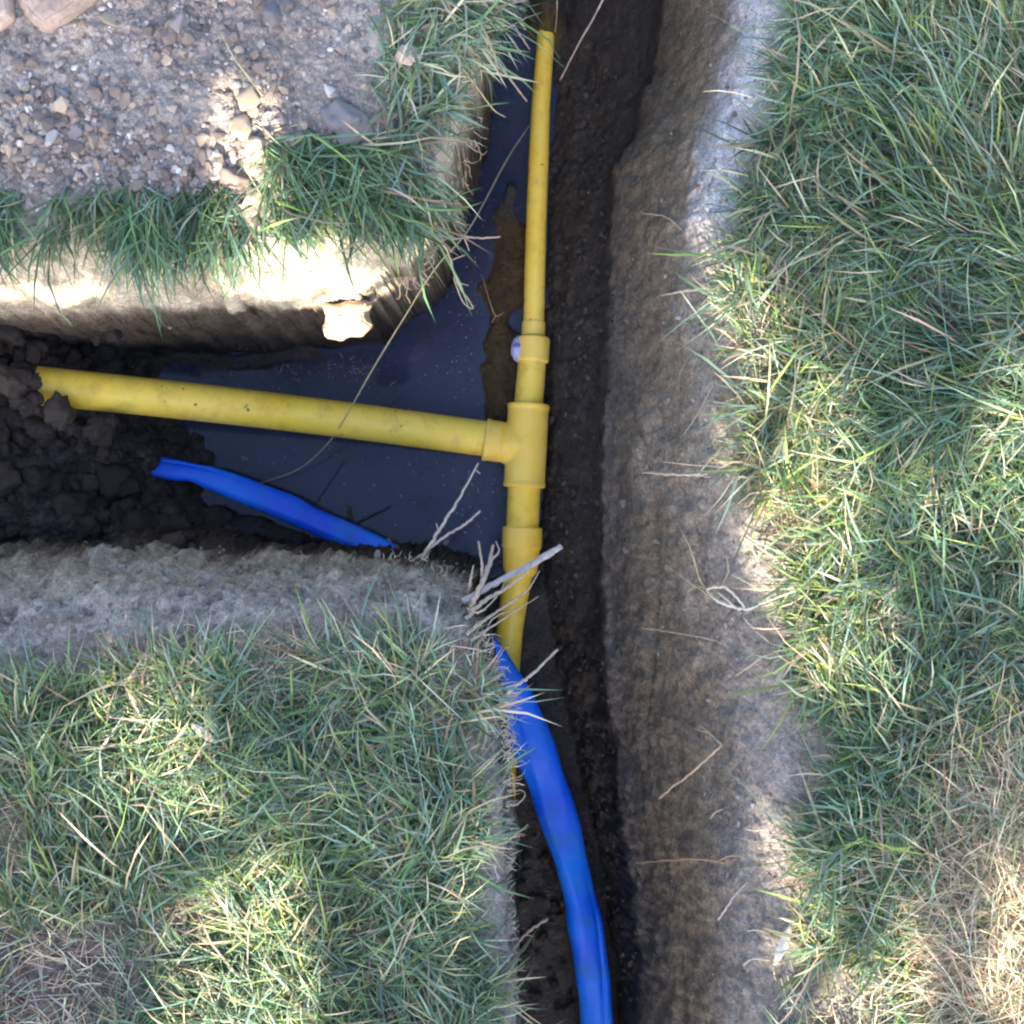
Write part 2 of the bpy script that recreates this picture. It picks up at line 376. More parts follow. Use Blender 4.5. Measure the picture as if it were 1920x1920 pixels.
brown = mixc(brown, C(0.215, 0.178, 0.142), sstep(0.55, 1.0, tr + .15*nz2)*.75); brown = mixc(brown, C(0.095, 0.076, 0.060), sstep(0.45, 0.0, tr + .10*nz2 + .08*st_)*.75)
crust = C(0.42, 0.395, 0.41)
north = sstep(520, 330, vw)
colR = mixc(brown, crust, np.clip(sstep(0.66, 1.0, tr+0.12*nz+.10*nz2)*(0.12+0.88*north)*(1-.45*sstep(0, .8, nz2)), 0, 1)*np.where(tr > 1.0, 1, 1))
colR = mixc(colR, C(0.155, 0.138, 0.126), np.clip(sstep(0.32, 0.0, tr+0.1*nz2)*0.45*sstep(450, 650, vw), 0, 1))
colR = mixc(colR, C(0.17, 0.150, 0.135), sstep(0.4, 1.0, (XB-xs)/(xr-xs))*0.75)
colR = mixc(colR, C(0.042, 0.034, 0.030), sstep(0.02, -0.03, tr+0.02*nz2))  # below the ledge: dark wet clay, deepened by trench shade in the colour
colF = mixc(C(0.048, 0.040, 0.036), C(0.085, 0.070, 0.060), sstep(0.0, 0.9, nz2)*mud)
colF = mixc(colF, C(0.060, 0.036, 0.013), sstep(380, 430, vw)*sstep(820, 760, vw)*sstep(850, 890, uw)*sstep(1030, 990, uw))
colF = mixc(colF, C(0.10, 0.075, 0.02), np.exp(-((uw-1025)/40)**2-((vw-60)/45)**2))
wall = zz < -0.004
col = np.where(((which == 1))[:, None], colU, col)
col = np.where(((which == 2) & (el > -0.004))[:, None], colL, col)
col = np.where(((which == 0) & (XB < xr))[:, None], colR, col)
col = np.where((which == 3)[:, None], colF, col)
bare = np.clip(np.exp(-((u_-1500)/60)**2-((v_-1450)/90)**2) + np.exp(-((u_-1600)/45)**2-((v_-540)/50)**2), 0, 1)*(which == 0)*(XB >= xs)
bare = np.maximum(bare, sstep(860, 885, u_)*(which == 2)*(el <= 0)*sstep(1190, 1260, v_)); col = mixc(col, C(0.24, 0.205, 0.185), bare); blc = np.clip(1.5*np.exp(-((u_-90)/205)**2-((v_-1915)/220)**2), 0, 1)*(which == 2)*(el <= 0); col = mixc(col, C(0.125, 0.100, 0.092), blc)
col = np.where((far > 0)[:, None], C(0.10, 0.13, 0.06), col)
wet = np.clip(sstep(-0.30, -0.44, zz), 0, 1)

idx = np.arange(NX*NY).reshape(NY, NX)
quads = np.stack([idx[:-1, :-1], idx[:-1, 1:], idx[1:, 1:], idx[1:, :-1]], -1).reshape(-1, 4)
wq = which[quads[:, 0]]; eq = eu[quads[:, 0]]; lq = el[quads[:, 0]]; xq = (XB-xr)[quads[:, 0]]; fq = far[quads[:, 0]] > 0
nU = (wq == 1) & (eq <= 0) & ~fq; nUw = (wq == 1) & (eq > 0) & ~fq; nLw = (wq == 2) & (lq > 0) & ~fq
nRw = (wq == 0) & (xq < 0) & ~fq; nF = (wq == 3) & ~fq; nG = ~(nU | nUw | nLw | nRw | nF)
terrain = {}
for nm, key, msk in (('ground', 'lawn', nG), ('bare_soil', 'dirt', nU), ('trench_wall', 'wu', nUw), ('trench_wall', 'wl', nLw), ('trench_wall', 'wr', nRw), ('trench_floor', 'floor', nF)):
    fq_ = quads[msk]; used, inv = np.unique(fq_, return_inverse=True); inv = inv.reshape(fq_.shape)
    me = mesh_np(nm, P[used], inv); set_col(me, col[used])
    a = me.attributes.new('wet', 'FLOAT', 'POINT'); a.data.foreach_set('value', wet[used].astype(np.float32))
    terrain[key] = tag(link(nm, me, M['soil']), kind='structure')
# water
wv = [W(-800, 540, WATER_Z), W(850, 540, WATER_Z), W(850, -1500, WATER_Z), W(1200, -1500, WATER_Z), W(1200, 1180, WATER_Z), W(-800, 1180, WATER_Z)]
tag(link('water', mesh_np('water', wv, [(5, 4, 3, 2, 1, 0)], False), M['water']), kind='structure'); fix_normals(bpy.data.meshes['water'])

# ---------------------------------------------------------------- yellow pipework
MZ = lambda v: np.interp(v, [-100, 90, 600, 830, 1100, 1240, 1560, 1700], [-0.462, -0.455, -0.448, -0.440, -0.440, -0.445, -0.452, -0.46])
MUx = lambda v: np.interp(v, [-40, 90, 200, 300, 400, 500, 600, 640, 700, 760, 830, 910, 960, 1010, 1060, 1120, 1180, 1240, 1320, 1400, 1500, 1600, 1700],
                             [1030, 1022, 1013.5, 1010, 1006, 1003, 1001, 999.5, 996, 991, 987, 983, 981, 979, 976, 964, 955, 950, 946, 945, 944, 940, 938])
def mpt(v): return W(float(MUx(v)), v, float(MZ(v)))
root_y = bpy.data.objects.new('gas_pipe', None); scene.collection.objects.link(root_y)
tag(root_y, 'yellow plastic pipe run with tee and side branch lying along the trench bottom', 'pipe')
def main_part(name, prof, mat, sides=40):     # prof: (v, radius) rows; equal v makes a step
    path = []; rad = []
    for (v0, r0), (v1, r1) in zip(prof[:-1], prof[1:]):
        n = max(2, int(abs(v1-v0)/8)+1)
        for t in np.linspace(0, 1, n):
            path.append(mpt(v0+(v1-v0)*t) + 1e-6*len(path)); rad.append(r0+(r1-r0)*t)
    # frame from the smooth centre line, so steps stay square
    V = []; F = []
    for i, p in enumerate(path):
        v = 960 - p[1]*1920/S(p[2]); tn = mpt(v+8)-mpt(v-8); tn /= np.linalg.norm(tn)
        s = np.cross(tn, [0, 0, 1.0]); s /= np.linalg.norm(s); w = np.cross(s, tn)
        for k in range(sides):
            a = 2*math.pi*k/sides; V.append(p + (s*math.cos(a)+w*math.sin(a))*rad[i])
    for i in range(len(path)-1):
        for k in range(sides):
            k2 = (k+1) % sides; F.append((i*sides+k, (i+1)*sides+k, (i+1)*sides+k2, i*sides+k2))
    F.append(tuple(range(sides))); F.append(tuple((len(path)-1)*sides+k for k in reversed(range(sides))))
    me = mesh_np(name, V, F); fix_normals(me)
    me.set_sharp_from_angle(angle=R(40))
    return link(name, me, mat, root_y)
main_part('pipe', [(-40, .0120), (90, .0125), (300, .0145), (612, .0150)], M['yellow'])
main_part('reducer', [(603, .0145), (603, .0158), (605, .0168), (629, .0170), (630, .0160), (632, .0160), (633, .0225), (636, .0240), (676, .0240), (679, .0228), (680, .0205)], M['yellow_fit'])
main_part('pipe', [(676, .0200), (770, .0205)], M['yellow'])
main_part('pipe', [(905, .0232), (1000, .0232)], M['yellow'])
main_part('coupling', [(988, .0240), (988, .0268), (991, .0283), (1026, .0283), (1029, .0262), (1066, .0250), (1078, .0205)], M['yellow_fit'])
main_part('pipe', [(1070, .0200), (1240, .0195), (1400, .0175), (1640, .0165)], M['yellow'])
# branch
B0 = W(984, 838, -0.440); B1 = W(905, 822, -0.4385); B2 = W(60, 722, -0.262)
bd = (B2-B1); bd /= np.linalg.norm(bd)
def tube_part(name, pts, mat, parent, sides=40, sharp=40, hollow=None):
    pts = np.array(pts); V, F = sweep(pts[:, :3], pts[:, 3], sides)
    me = mesh_np(name, V, F); fix_normals(me); me.set_sharp_from_angle(angle=R(sharp)); return link(name, me, mat, parent)
bp = [np.append(B1 + (B2-B1)*t + np.array([0, 0.004*math.sin(3.1*t), -0.006*math.sin(3.1*t)]), .0252) for t in np.linspace(-0.01, 1.0, 30)]
tube_part('pipe', bp, M['yellow'], root_y)
# a bore at the cut left end
# tee: run and branch socket fused by a voxel remesh so the crotch is rounded
bm = bmesh.new()
def add_cyl(bm, a, b, r, sides=48):
    V, F = sweep(np.array([a, (np.array(a)+b)/2, b]), [r, r, r], sides); vs_ = [bm.verts.new(v) for v in V]
    for f in F: bm.faces.new([vs_[i] for i in f])
def add_cone(bm, a, b, r0, r1, sides=48, squash=None):
    V, F = sweep(np.array([a, (np.array(a)+b)/2, b]), [r0, (r0+r1)/2*.96, r1], sides, squash); vs_ = [bm.verts.new(v) for v in V]
    for f in F: bm.faces.new([vs_[i] for i in f])
add_cyl(bm, mpt(758), mpt(914), .0292)
c0 = mpt(836); sk = W(908, 824, -0.4385)
add_cyl(bm, c0, sk, .0270); add_cyl(bm, sk + (c0-sk)*0.40, sk, .0292); add_cyl(bm, sk + (c0-sk)*0.09, sk, .0306); add_cyl(bm, mpt(758), mpt(766), .0304); add_cyl(bm, mpt(906), mpt(914), .0304); add_cone(bm, c0+(sk-c0)*0.05, c0+(sk-c0)*0.60, .041, .0275, squash=[.66, .78, .96])
bmesh.ops.recalc_face_normals(bm, faces=bm.faces)
me = bpy.data.meshes.new('tee'); bm.to_mesh(me); bm.free()
tee = link('tee_fitting', me, M['yellow_fit'], root_y)
rm = tee.modifiers.new('r', 'REMESH'); rm.mode = 'VOXEL'; rm.voxel_size = 0.0015; rm.use_smooth_shade = True
sm = tee.modifiers.new('s', 'SMOOTH'); sm.iterations = 8; sm.factor = 0.6
# white terminal shroud on the reducer's left cheek
def blob(name, c, r, mat, parent, sub=2, noise=0.1, seed=1):
    bm = bmesh.new(); bmesh.ops.create_icosphere(bm, subdivisions=sub, radius=1)
    for v in bm.verts:
        k = 1+noise*math.sin(5*v.co.x+seed)*math.cos(4*v.co.y+seed*2)
        v.co = Vector((v.co.x*r[0]*k, v.co.y*r[1]*k, v.co.z*r[2]*k))
    me = bpy.data.meshes.new(name); bm.to_mesh(me); bm.free()
    for p in me.polygons: p.use_smooth = True
    return link(name, me, mat, parent, Vector(c))
tp = W(971, 655, -0.440)
sh_ = blob('terminal_shroud', tp, (.0105, .019, .012), M['white'], root_y)
blob('terminal', (-0.002, 0.004, 0.010), (.0060, .0035, .004), M['violet'], sh_)

# ---------------------------------------------------------------- blue pipe
bl = [(262, 868, -0.425, .015), (320, 880, -0.415, .0155), (360, 886, -0.413, .0135), (400, 898, -0.412, .0165), (450, 917, -0.415, .0180), (540, 953, -0.418, .0195), (600, 982, -0.425, .0180), (700, 1026, -0.430, .0180),
      (800, 1095, -0.425, .021), (880, 1178, -0.395, .022), (922, 1240, -0.385, .024), (962, 1310, -0.380, .027), (996, 1390, -0.380, .0295), (1026, 1470, -0.385, .0265), (1046, 1530, -0.388, .0275), (1064, 1590, -0.390, .0240),
      (1082, 1660, -0.393, .0225), (1096, 1730, -0.395, .0250), (1110, 1820, -0.398, .0235), (1118, 1900, -0.40, .023), (1126, 2050, -0.41, .023), (1130, 2400, -0.42, .023)]
NB = 300; NS = 56; bw = catmull([[*W(a, b, c), r] for a, b, c, r in bl], NB)
tan = np.gradient(bw[:, :3], axis=0); tan /= np.linalg.norm(tan, axis=1)[:, None]; V = []; F = []
for i in range(NB):
    sd = np.cross(tan[i], [0, 0, 1.0]); sd /= np.linalg.norm(sd); up_ = np.cross(sd, tan[i])
    tw_ = 0.30*math.sin(i*0.035) + 0.22*math.sin(i*0.083+1); fl = 0.64+0.06*math.sin(i*0.05+2)     # flattened, slightly twisted sleeve
    f1_ = 1.75+0.45*math.sin(i*0.030)+.1*math.sin(i*.07); f2_ = 1.25+0.35*math.sin(i*0.041+2); dp = .5+.5*math.sin(i*.052+.6)
    for k in range(NS):
        a = 2*math.pi*k/NS; ca, sa = math.cos(a), math.sin(a)
        ca_, sa_ = math.copysign(abs(ca)**.9, ca), math.copysign(abs(sa)**.8, sa)
        d1 = math.atan2(math.sin(a-f1_), math.cos(a-f1_)); d2 = math.atan2(math.sin(a-f2_), math.cos(a-f2_))
        h_ = fl*sa_ - .24*dp*dp*math.exp(-abs(d1)/.13) + .13*(1-dp)*math.exp(-abs(d2)/.32) + .006*math.sin(9*a+i*.3)
        lx, ly = ca_, h_; px_, py_ = lx*math.cos(tw_)-ly*math.sin(tw_), lx*math.sin(tw_)+ly*math.cos(tw_)
        V.append(bw[i, :3] + (sd*px_+up_*py_)*bw[i, 3]*(1+.02*math.sin(i*.37)))
for i in range(NB-1):
    for k in range(NS):
        k2 = (k+1) % NS; F.append((i*NS+k, (i+1)*NS+k, (i+1)*NS+k2, i*NS+k2))
F.append(tuple(range(NS))); F.append(tuple((NB-1)*NS+k for k in reversed(range(NS))))
me = mesh_np('water_pipe', V, F); fix_normals(me)
o = link('water_pipe', me, M['blue']); tag(o, 'bright blue flattened creased plastic pipe crossing over the yellow one and running down the trench', 'pipe')

# ---------------------------------------------------------------- stones and clods
def hull_stone(name, seed, n=16, sub=0, rough=0.0, mat=None, box=0.5):
    r_ = random.Random(seed); bm = bmesh.new()
    for _ in range(n):
        v = Vector((r_.gauss(0, 1), r_.gauss(0, 1), r_.gauss(0, 1))).normalized()
        m_ = max(abs(v.x), abs(v.y), abs(v.z)); v = v*((1-box)+box*0.8/m_)*r_.uniform(0.9, 1.08)
        bm.verts.new(v)
    g = bmesh.ops.convex_hull(bm, input=bm.verts)
    bmesh.ops.delete(bm, geom=[v for v in bm.verts if not v.link_faces], context='VERTS')
    if sub:
        bmesh.ops.subdivide_edges(bm, edges=bm.edges, cuts=sub, use_grid_fill=True, smooth=0.0)
        co = np.array([v.co for v in bm.verts]); k = fbm(co[:, 0]+seed, co[:, 1], co[:, 2], f=1.9, octv=4, seed=seed, gain=.6); ce = cells(co[:, 0]+seed, co[:, 1], co[:, 2], 2.2, seed)
        for v, kk, cc in zip(bm.verts, k, ce): v.co *= 1+rough*kk+rough*1.6*(0.5-cc)
    me = bpy.data.meshes.new(name); bm.to_mesh(me); bm.free()
    for p in me.polygons: p.use_smooth = bool(sub)
    if mat: me.materials.append(mat)
    return me
def big_stone(name, u, v, ru, rv, h, rot, mat, label, cat='stone', seed=0, n=14, sub=3, rough=0.06, lift=0.3, group=None, box=0.6):
    p = hit(u, v); k = S(p[2])/1920
    me = hull_stone(name, seed, n, sub, rough, mat, box)
    o = link(name, me, None, None, (p[0], p[1], p[2]+h*lift)); o.scale = (ru*k, rv*k, h); o.rotation_euler = (0, 0, rot)
    return tag(o, label, cat, group)
big_stone('stone', 511, 30, 20, 27, .012, R(15), M['stone_grey'], 'grey oval stone near the top edge of the bare soil', seed=23, box=0.15)
big_stone('stone', 207, 38, 24, 15, .009, R(-15), M['stone_pale'], 'pale cream flat stone right of the large pinkish rock', seed=24)
big_stone('stone', 345, 45, 22, 28, .008, R(-35), M['stone_grey'], 'dark mauve tilted shard of stone left of the grey oval stone', seed=25, n=9)
big_stone('pebble', 622, 303, 17, 13, .009, R(20), M['stone_white'], 'bright white pebble beside the grass tuft', 'pebble', seed=26, box=0.2)
big_stone('pebble', 618, 172, 13, 17, .008, R(20), M['stone_white'], 'white pebble above the large grey clod', 'pebble', seed=27)
big_stone('pebble', 275, 45, 7, 6, .004, 0, M['stone_white'], 'tiny white pebble between cream stone and mauve shard', 'pebble', seed=28)
big_stone('stone', 28, 298, 32, 12, .008, R(8), M['stone_pale'], 'long flat pale stone at the left edge above the grass', seed=29)
big_stone('clod', 655, 232, 42, 50, .018, R(30), M['stone_grey'], 'large grey lump of dried earth beside the white pebbles', 'clod', seed=30, n=22, rough=0.30, box=.1)
big_stone('stone', 306, 418, 20, 15, .012, R(0), M['stone_pale'], 'rounded tan stone lying in the grass at the lower end of the stones', seed=31)
big_stone('stone', 448, 97, 12, 11, .006, R(0), M['stone_pale'], 'small cream stone next to the thin green stem', seed=32)
big_stone('clod', 470, 185, 25, 34, .016, R(-30), M['clay'], 'smooth tan clay lump at the top of the sunlit crumbs', 'clod', seed=33, n=12, rough=0.2)
big_stone('clod', 458, 240, 26, 30, .017, R(40), M['clay'], 'cream clay lump in the middle of the sunlit crumbs', 'clod', seed=34, n=12, rough=0.24)
big_stone('clod', 482, 285, 24, 28, .015, R(10), M['clay'], 'crumbly clay lump at the bottom of the sunlit crumbs', 'clod', seed=35, n=12, rough=0.24)
big_stone('clod', 440, 338, 34, 26, .016, R(10), M['stone'], 'shaded grey earth lump above the cream clay lumps', 'clod', seed=36, n=12, rough=0.24)
big_stone('clod', 475, 368, 24, 24, .014, R(10), M['clay'], 'cream clay lump at the grass edge left of its neighbour', 'clod', seed=37, n=12, rough=0.2)
big_stone('clod', 540, 372, 24, 18, .013, R(20), M['clay'], 'pale clay lump touching the green grass tuft', 'clod', seed=38, n=12, rough=0.2)
big_stone('stone', 380, 298, 10, 18, .008, R(10), M['stone_pale'], 'small upright tan stone left of the clay lumps', seed=39)
big_stone('stone', 410, 293, 15, 13, .009, R(30), M['stone_grey'], 'small blue grey stone between tan stone and clay lumps', seed=40)
big_stone('stone', 352, 240, 13, 18, .009, R(0), M['stone'], 'dark brownish stone alone on the smooth trodden soil', seed=41)
big_stone('stone', 60, 262, 18, 14, .009, R(0), M['stone'], 'grey brown stone above the long flat pale stone', seed=42)
big_stone('pebble', 125, 95, 13, 8, .006, R(0), M['stone_pale'], 'light pebble in the dark patch under the large pinkish rock', 'pebble', seed=43)

def outline_rock(name, pts, z0, h, mat, label, cat, seed, top_in=0.82, slope=0.2):
    P0 = np.array([W(a, b, z0) for a, b in pts]); c = P0.mean(0); bm = bmesh.new(); r_ = random.Random(seed)
    rings = []
    for sc_, zz_ in ((1.0, -h*.3), (1.03, h*.35), (top_in, h*.92)):
        rings.append([bm.verts.new(Vector(c + (p-c)*sc_*r_.uniform(.97, 1.03)) + Vector((0, 0, zz_ + slope*h*(p[0]-c[0])/0.04))) for p in P0])
    n_ = len(P0)
    for a_, b_ in zip(rings[:-1], rings[1:]):
        for i in range(n_): bm.faces.new([a_[i], a_[(i+1) % n_], b_[(i+1) % n_], b_[i]])
    tv = bm.verts.new(Vector(c)+Vector((0.002, 0.001, h))); 
    for i in range(n_): bm.faces.new([rings[-1][i], rings[-1][(i+1) % n_], tv])
    bm.faces.new(rings[0][::-1])
    bmesh.ops.recalc_face_normals(bm, faces=bm.faces)
    bmesh.ops.bevel(bm, geom=list(bm.edges), offset=h*.07, segments=2, affect='EDGES')
    bmesh.ops.triangulate(bm, faces=[f for f in bm.faces if len(f.verts) > 4])
    bmesh.ops.subdivide_edges(bm, edges=bm.edges, cuts=2, use_grid_fill=True)
    co = np.array([v.co for v in bm.verts]); k = fbm(co[:, 0], co[:, 1], co[:, 2], f=60, octv=4, seed=seed, gain=.6)
    for v, kk in zip(bm.verts, k): v.co += v.normal*float(kk)*h*.07
    me = bpy.data.meshes.new(name); bm.to_mesh(me); bm.free()
    for p in me.polygons: p.use_smooth = True
    return tag(link(name, me, mat), label, cat)
outline_rock('rock', [(30,-60),(190,-60),(192,-15),(178,8),(140,34),(85,62),(62,40),(36,8)], 0.004, .024, M['stone_pink'], 'large pinkish brown angular rock at the top left corner of the bare soil', 'rock', 3)
outline_rock('rock', [(-60,-50),(18,-50),(26,5),(30,38),(5,58),(-60,60)], 0.002, .016, M['stone_pink'], 'brown rock on the left edge beside the large pinkish rock', 'rock', 4, slope=-.1)
outline_rock('clod', [(604,566),(632,572),(664,562),(698,570),(690,590),(697,612),(678,632),(655,630),(640,638),(612,634),(606,615),(612,598)], -0.152, .022, M['clay'], 'bright squarish sunlit clay lump on the dark bank face over the water', 'clod', 5, slope=0)
DIRT = [(-60,-60),(680,-60),(690,60),(640,150),(640,250),(590,330),(520,380),(430,400),(330,400),(200,340),(0,335),(-60,335)]
def in_poly(u, v, poly):
    u = np.asarray(u, float); v = np.asarray(v, float); c = np.zeros(u.shape, bool)
    for (x1, y1), (x2, y2) in zip(poly, poly[1:]+poly[:1]):
        c ^= ((y1 > v) != (y2 > v)) & (u < (x2-x1)*(v-y1)/(y2-y1+1e-9)+x1)
    return c
stone_meshes = {k: [hull_stone('stone', 100+i*7+j, 12, 0, 0, M[k]) for i in range(5)] for j, k in enumerate(('stone', 'stone_pale', 'stone_grey', 'stone_white'))}
cu = rng.uniform(-50, 830, 14000); cv = rng.uniform(-50, 480, 14000)
dens = fbm(cu/1920, cv/1920, f=16, octv=3, seed=90)
w = in_poly(cu, cv, DIRT)*np.clip(0.30 + 1.1*dens, 0.03, 1)
w += (1-in_poly(cu, cv, DIRT))*0.13*(cv < 430)
w *= 1-0.65*np.exp(-((cu-290)/110)**2-((cv-170)/90)**2)
w += 0.6*np.exp(-((cu-400)/110)**2-((cv-320)/55)**2) + 0.35*np.exp(-((cu-90)/110)**2-((cv-220)/90)**2)
keep = rng.random(14000) < w; cu, cv = cu[keep], cv[keep]
size = np.clip(rng.lognormal(1.15, 0.66, len(cu))*(1+.7*np.exp(-((cu-90)/120)**2-((cv-230)/90)**2)+.6*np.exp(-((cu-400)/90)**2-((cv-330)/60)**2)), 1.2, 19)           # half size in photo pixels
order = np.argsort(-size)
tag(terrain['dirt'], 'bare stony soil')
tinyV = []; tinyF = []; off = 0
base = stone_meshes['stone'][0]; bV = np.array([v.co for v in base.vertices]); bF = [tuple(p.vertices) for p in base.polygons]
for rank, i in enumerate(order[:2700]):
    X, Y, _ = W(cu[i], cv[i], 0); zq = float(ground_z(X, Y)); r = size[i]*S(0)/1920
    sx, sy, sz = r*random.uniform(.8, 1.25), r*random.uniform(.7, 1.1), r*random.uniform(.5, .9); a = random.uniform(0, 6.3)
    if rank < 280:
        kind = random.choices(('stone', 'stone_pale', 'stone_grey', 'stone_white'), (62, 20, 16, 2))[0]
        o = link('stone', random.choice(stone_meshes[kind]), None, terrain['dirt'], (X, Y, zq+sz*0.25)); o.scale = (sx, sy, sz)
        o.rotation_euler = (random.uniform(-.4, .4), random.uniform(-.4, .4), a)
    else:
        c, s = math.cos(a), math.sin(a); v = bV*np.array([sx, sy, sz]); v = np.stack([v[:, 0]*c-v[:, 1]*s+X, v[:, 0]*s+v[:, 1]*c+Y, v[:, 2]+zq+sz*.25], 1)
        tinyV.append(v); tinyF += [tuple(k+off for k in f) for f in bF]; off += len(v)
def per_item_material():
    m, n, l, b = new_mat('gravel'); g = n.new('ShaderNodeNewGeometry')
    r = ramp(n, l, g.outputs['Random Per Island'], [(0.0, (0.11, 0.09, 0.08)), (0.6, (0.24, 0.205, 0.185)), (0.95, (0.34, 0.295, 0.255)), (1.0, (0.62, 0.57, 0.52))])
    l.new(r, b.inputs['Base Color']); b.inputs['Roughness'].default_value = 0.9; b.inputs['Specular IOR Level'].default_value = 0.2; return m
M['gravel'] = per_item_material()
tag(link('gravel', mesh_np('gravel', np.concatenate(tinyV), tinyF, False), M['gravel']), kind='stuff')

clod_meshes = [hull_stone('clod', 300+i, 22, 3, 0.26, M['clod'], 0.1) for i in range(7)]
spots = []
for _ in range(5000):
    u, v = random.uniform(-60, 440), random.uniform(585, 1030)
    uf_b = np.interp(v, [560, 640, 690, 790, 860, 930, 1000, 1060], [180, 240, 290, 360, 425, 395, 430, 640])
    if u > uf_b-10: continue
    if v < 1035 and v > 1000 and u < 200: continue
    yc = 728 + (u-60)*0.112
    s = random.choice((7, 8, 9, 12, 16, 20, 26, 34, 42))
    if u > 60 and abs(v-yc) < 42+s: continue
    if 300 < u and abs(v-(880+(u-315)*0.40)) < 22+s: continue
    if any((u-a)**2+(v-b)**2 < (0.62*(s+c))**2 for a, b, c in spots): continue
    spots.append((u, v, s))
    if len(spots) > 230: break
spots += [(40, 735, 24), (70, 770, 26), (25, 690, 24)]
for u, v, s in spots:
    p = hit(u, v); k = S(p[2])/1920*s*1.05
    if p[2] > -.24 and v < 690: continue
    o = link('clod', random.choice(clod_meshes), None, terrain['floor'], (p[0], p[1], p[2]+k*0.25)); o.scale = (k*random.uniform(.85, 1.2), k*random.uniform(.8, 1.1), k*random.uniform(.6, .9))
    o.rotation_euler = (random.uniform(-.6, .6), random.uniform(-.6, .6), random.uniform(0, 6.3))
for (u, v, s, zc) in ((112, 772, 36, -.235), (188, 806, 32, -.262), (42, 742, 30, -.225), (40, 700, 28, -.225), (78, 800, 30, -.25), (20, 715, 34, -.20), (55, 762, 22, -.215), (50, 716, 26, -.208), (66, 748, 20, -.218)):   # clods resting against the pipe
    k = S(zc)/1920*s; o = link('clod', clod_meshes[int(u) % 7], None, terrain['floor'], W(u, v, zc)); o.scale = (k, k*.9, k*.8); o.rotation_euler = (0, 0, u)
for _ in range(60):                           # crumbs on the dry floor of the long trench
    v = random.uniform(1560, 1900); u = random.uniform(965, 1040+(v-1560)*0.1); s = random.choice((5, 7, 9, 12))
    p = hit(u, v); k = S(p[2])/1920*s
    o = link('clod', random.choice(clod_meshes), None, terrain['floor'], (p[0], p[1], p[2]+k*0.2)); o.scale = (k, k*random.uniform(.7, 1), k*.8); o.rotation_euler = (0, 0, random.uniform(0, 6.3))

for _ in range(46):
    v = random.uniform(0, 1900); e0 = np.interp(v, [0, 300, 900, 1900], [1270, 1170, 1150, 1225]); u = e0 + random.random()**.8*230; s = random.choice((3, 4, 5, 7, 10))
    p = hit(u, v); k = S(p[2])/1920*s
    o = link('stone', random.choice(stone_meshes['stone']), None, terrain['wr'], (p[0], p[1], p[2]+k*.05)); o.scale = (k, k*random.uniform(.7, 1), k*.8); o.rotation_euler = (random.uniform(0, 6), 0, random.uniform(0, 6.3))

# ---------------------------------------------------------------- roots, sticks, stems
def strand_points(pts, n=None, seed=0, wob=1.0):
    P = []
    for p in pts:
        u, v, zk, r = p
        w = hit(u, v, zk[1]) if isinstance(zk, tuple) else W(u, v, zk)
        P.append([*w, r*0.82/1000.0])
    c = catmull(P, n or max(8, 7*len(P)))
    r_ = random.Random(seed)
    for i in range(1, len(c)-1):
        a = c[i, 3]*0.45*wob; c[i, 0] += r_.uniform(-a, a); c[i, 1] += r_.uniform(-a, a); c[i, 3] *= r_.uniform(.86, 1.12)
    c[:, 3] = np.maximum(c[:, 3], 0.00025); return c
def strand(name, runs, mat, label, cat, seed=0, part='branch', wob=1.0, group=None):
    o = None
    for i, pts in enumerate(runs):
        c = strand_points(pts, seed=seed+i, wob=wob); V, F = sweep(c[:, :3], c[:, 3], 8); me = mesh_np(name if i == 0 else part, V, F); fix_normals(me)
        ob = link(name if i == 0 else part, me, mat, o)
        if i == 0: o = tag(ob, label, cat, group)
    return o
g = lambda l: ('g', l)
# right bank, from the top
strand('root', [[(1203,400,g(.012),.9),(1245,405,g(.012),1.3),(1272,425,g(.006),1.2),(1292,446,g(-.004),1.2)]], M['root'], 'short curved root high on the right bank, topmost of those on that slope', 'root', 1)
strand('root', [[(1240,554,g(.016),1.0),(1290,545,g(.014),1.9),(1340,540,g(.010),2.0),(1405,534,g(.0),1.8)], [(1340,600,g(.016),.8),(1372,575,g(.012),1.2),(1385,556,g(.004),1.4)]], M['root_white'], 'pale straight root with a side shoot reaching out from the sunlit grass rim', 'root', 2)
strand('root', [[(1205,886,g(.020),1.6),(1250,889,g(.018),2.0),(1310,890,g(.012),1.6),(1372,885,g(-.003),1.4)], [(1290,891,g(.014),1.0),(1350,896,g(.004),.8)]], M['root_white'], 'pale level root jutting from the middle of the right bank', 'root', 3)
strand('root', [[(1383,945,g(.010),1.0),(1403,926,g(.012),1.3),(1407,900,g(.012),1.2),(1425,858,g(.006),.8)], [(1403,926,g(.012),1.2),(1440,920,g(.012),1.2),(1482,917,g(.006),1.0)]], M['root'], 'thin forked root at the grass edge above the dark hollow', 'root', 4)
strand('root', [[(1388,985,g(.008),1.2),(1410,1010,g(.012),1.6),(1450,1030,g(.012),1.6),(1505,1062,g(.012),1.2)], [(1392,1005,g(.006),1.0),(1430,1030,g(.010),1.2),(1490,1075,g(.012),.9)]], M['root_white'], 'pair of curved pale roots sagging across the dark hollow', 'root', 5)
strand('grass_stem', [[(1272,985,g(.03),.5),(1295,1030,g(.024),.9),(1312,1085,g(.014),1.2),(1335,1118,g(.006),1.4)], [(1245,1057,g(.03),.5),(1290,1090,g(.02),.9),(1335,1120,g(.008),1.3)], [(1290,1108,g(.02),.6),(1312,1100,g(.014),.9),(1350,1120,g(.008),1.2)]], M['straw'], 'tuft of three dry stems fanning out on the right bank', 'grass stem', 6, 'stem')
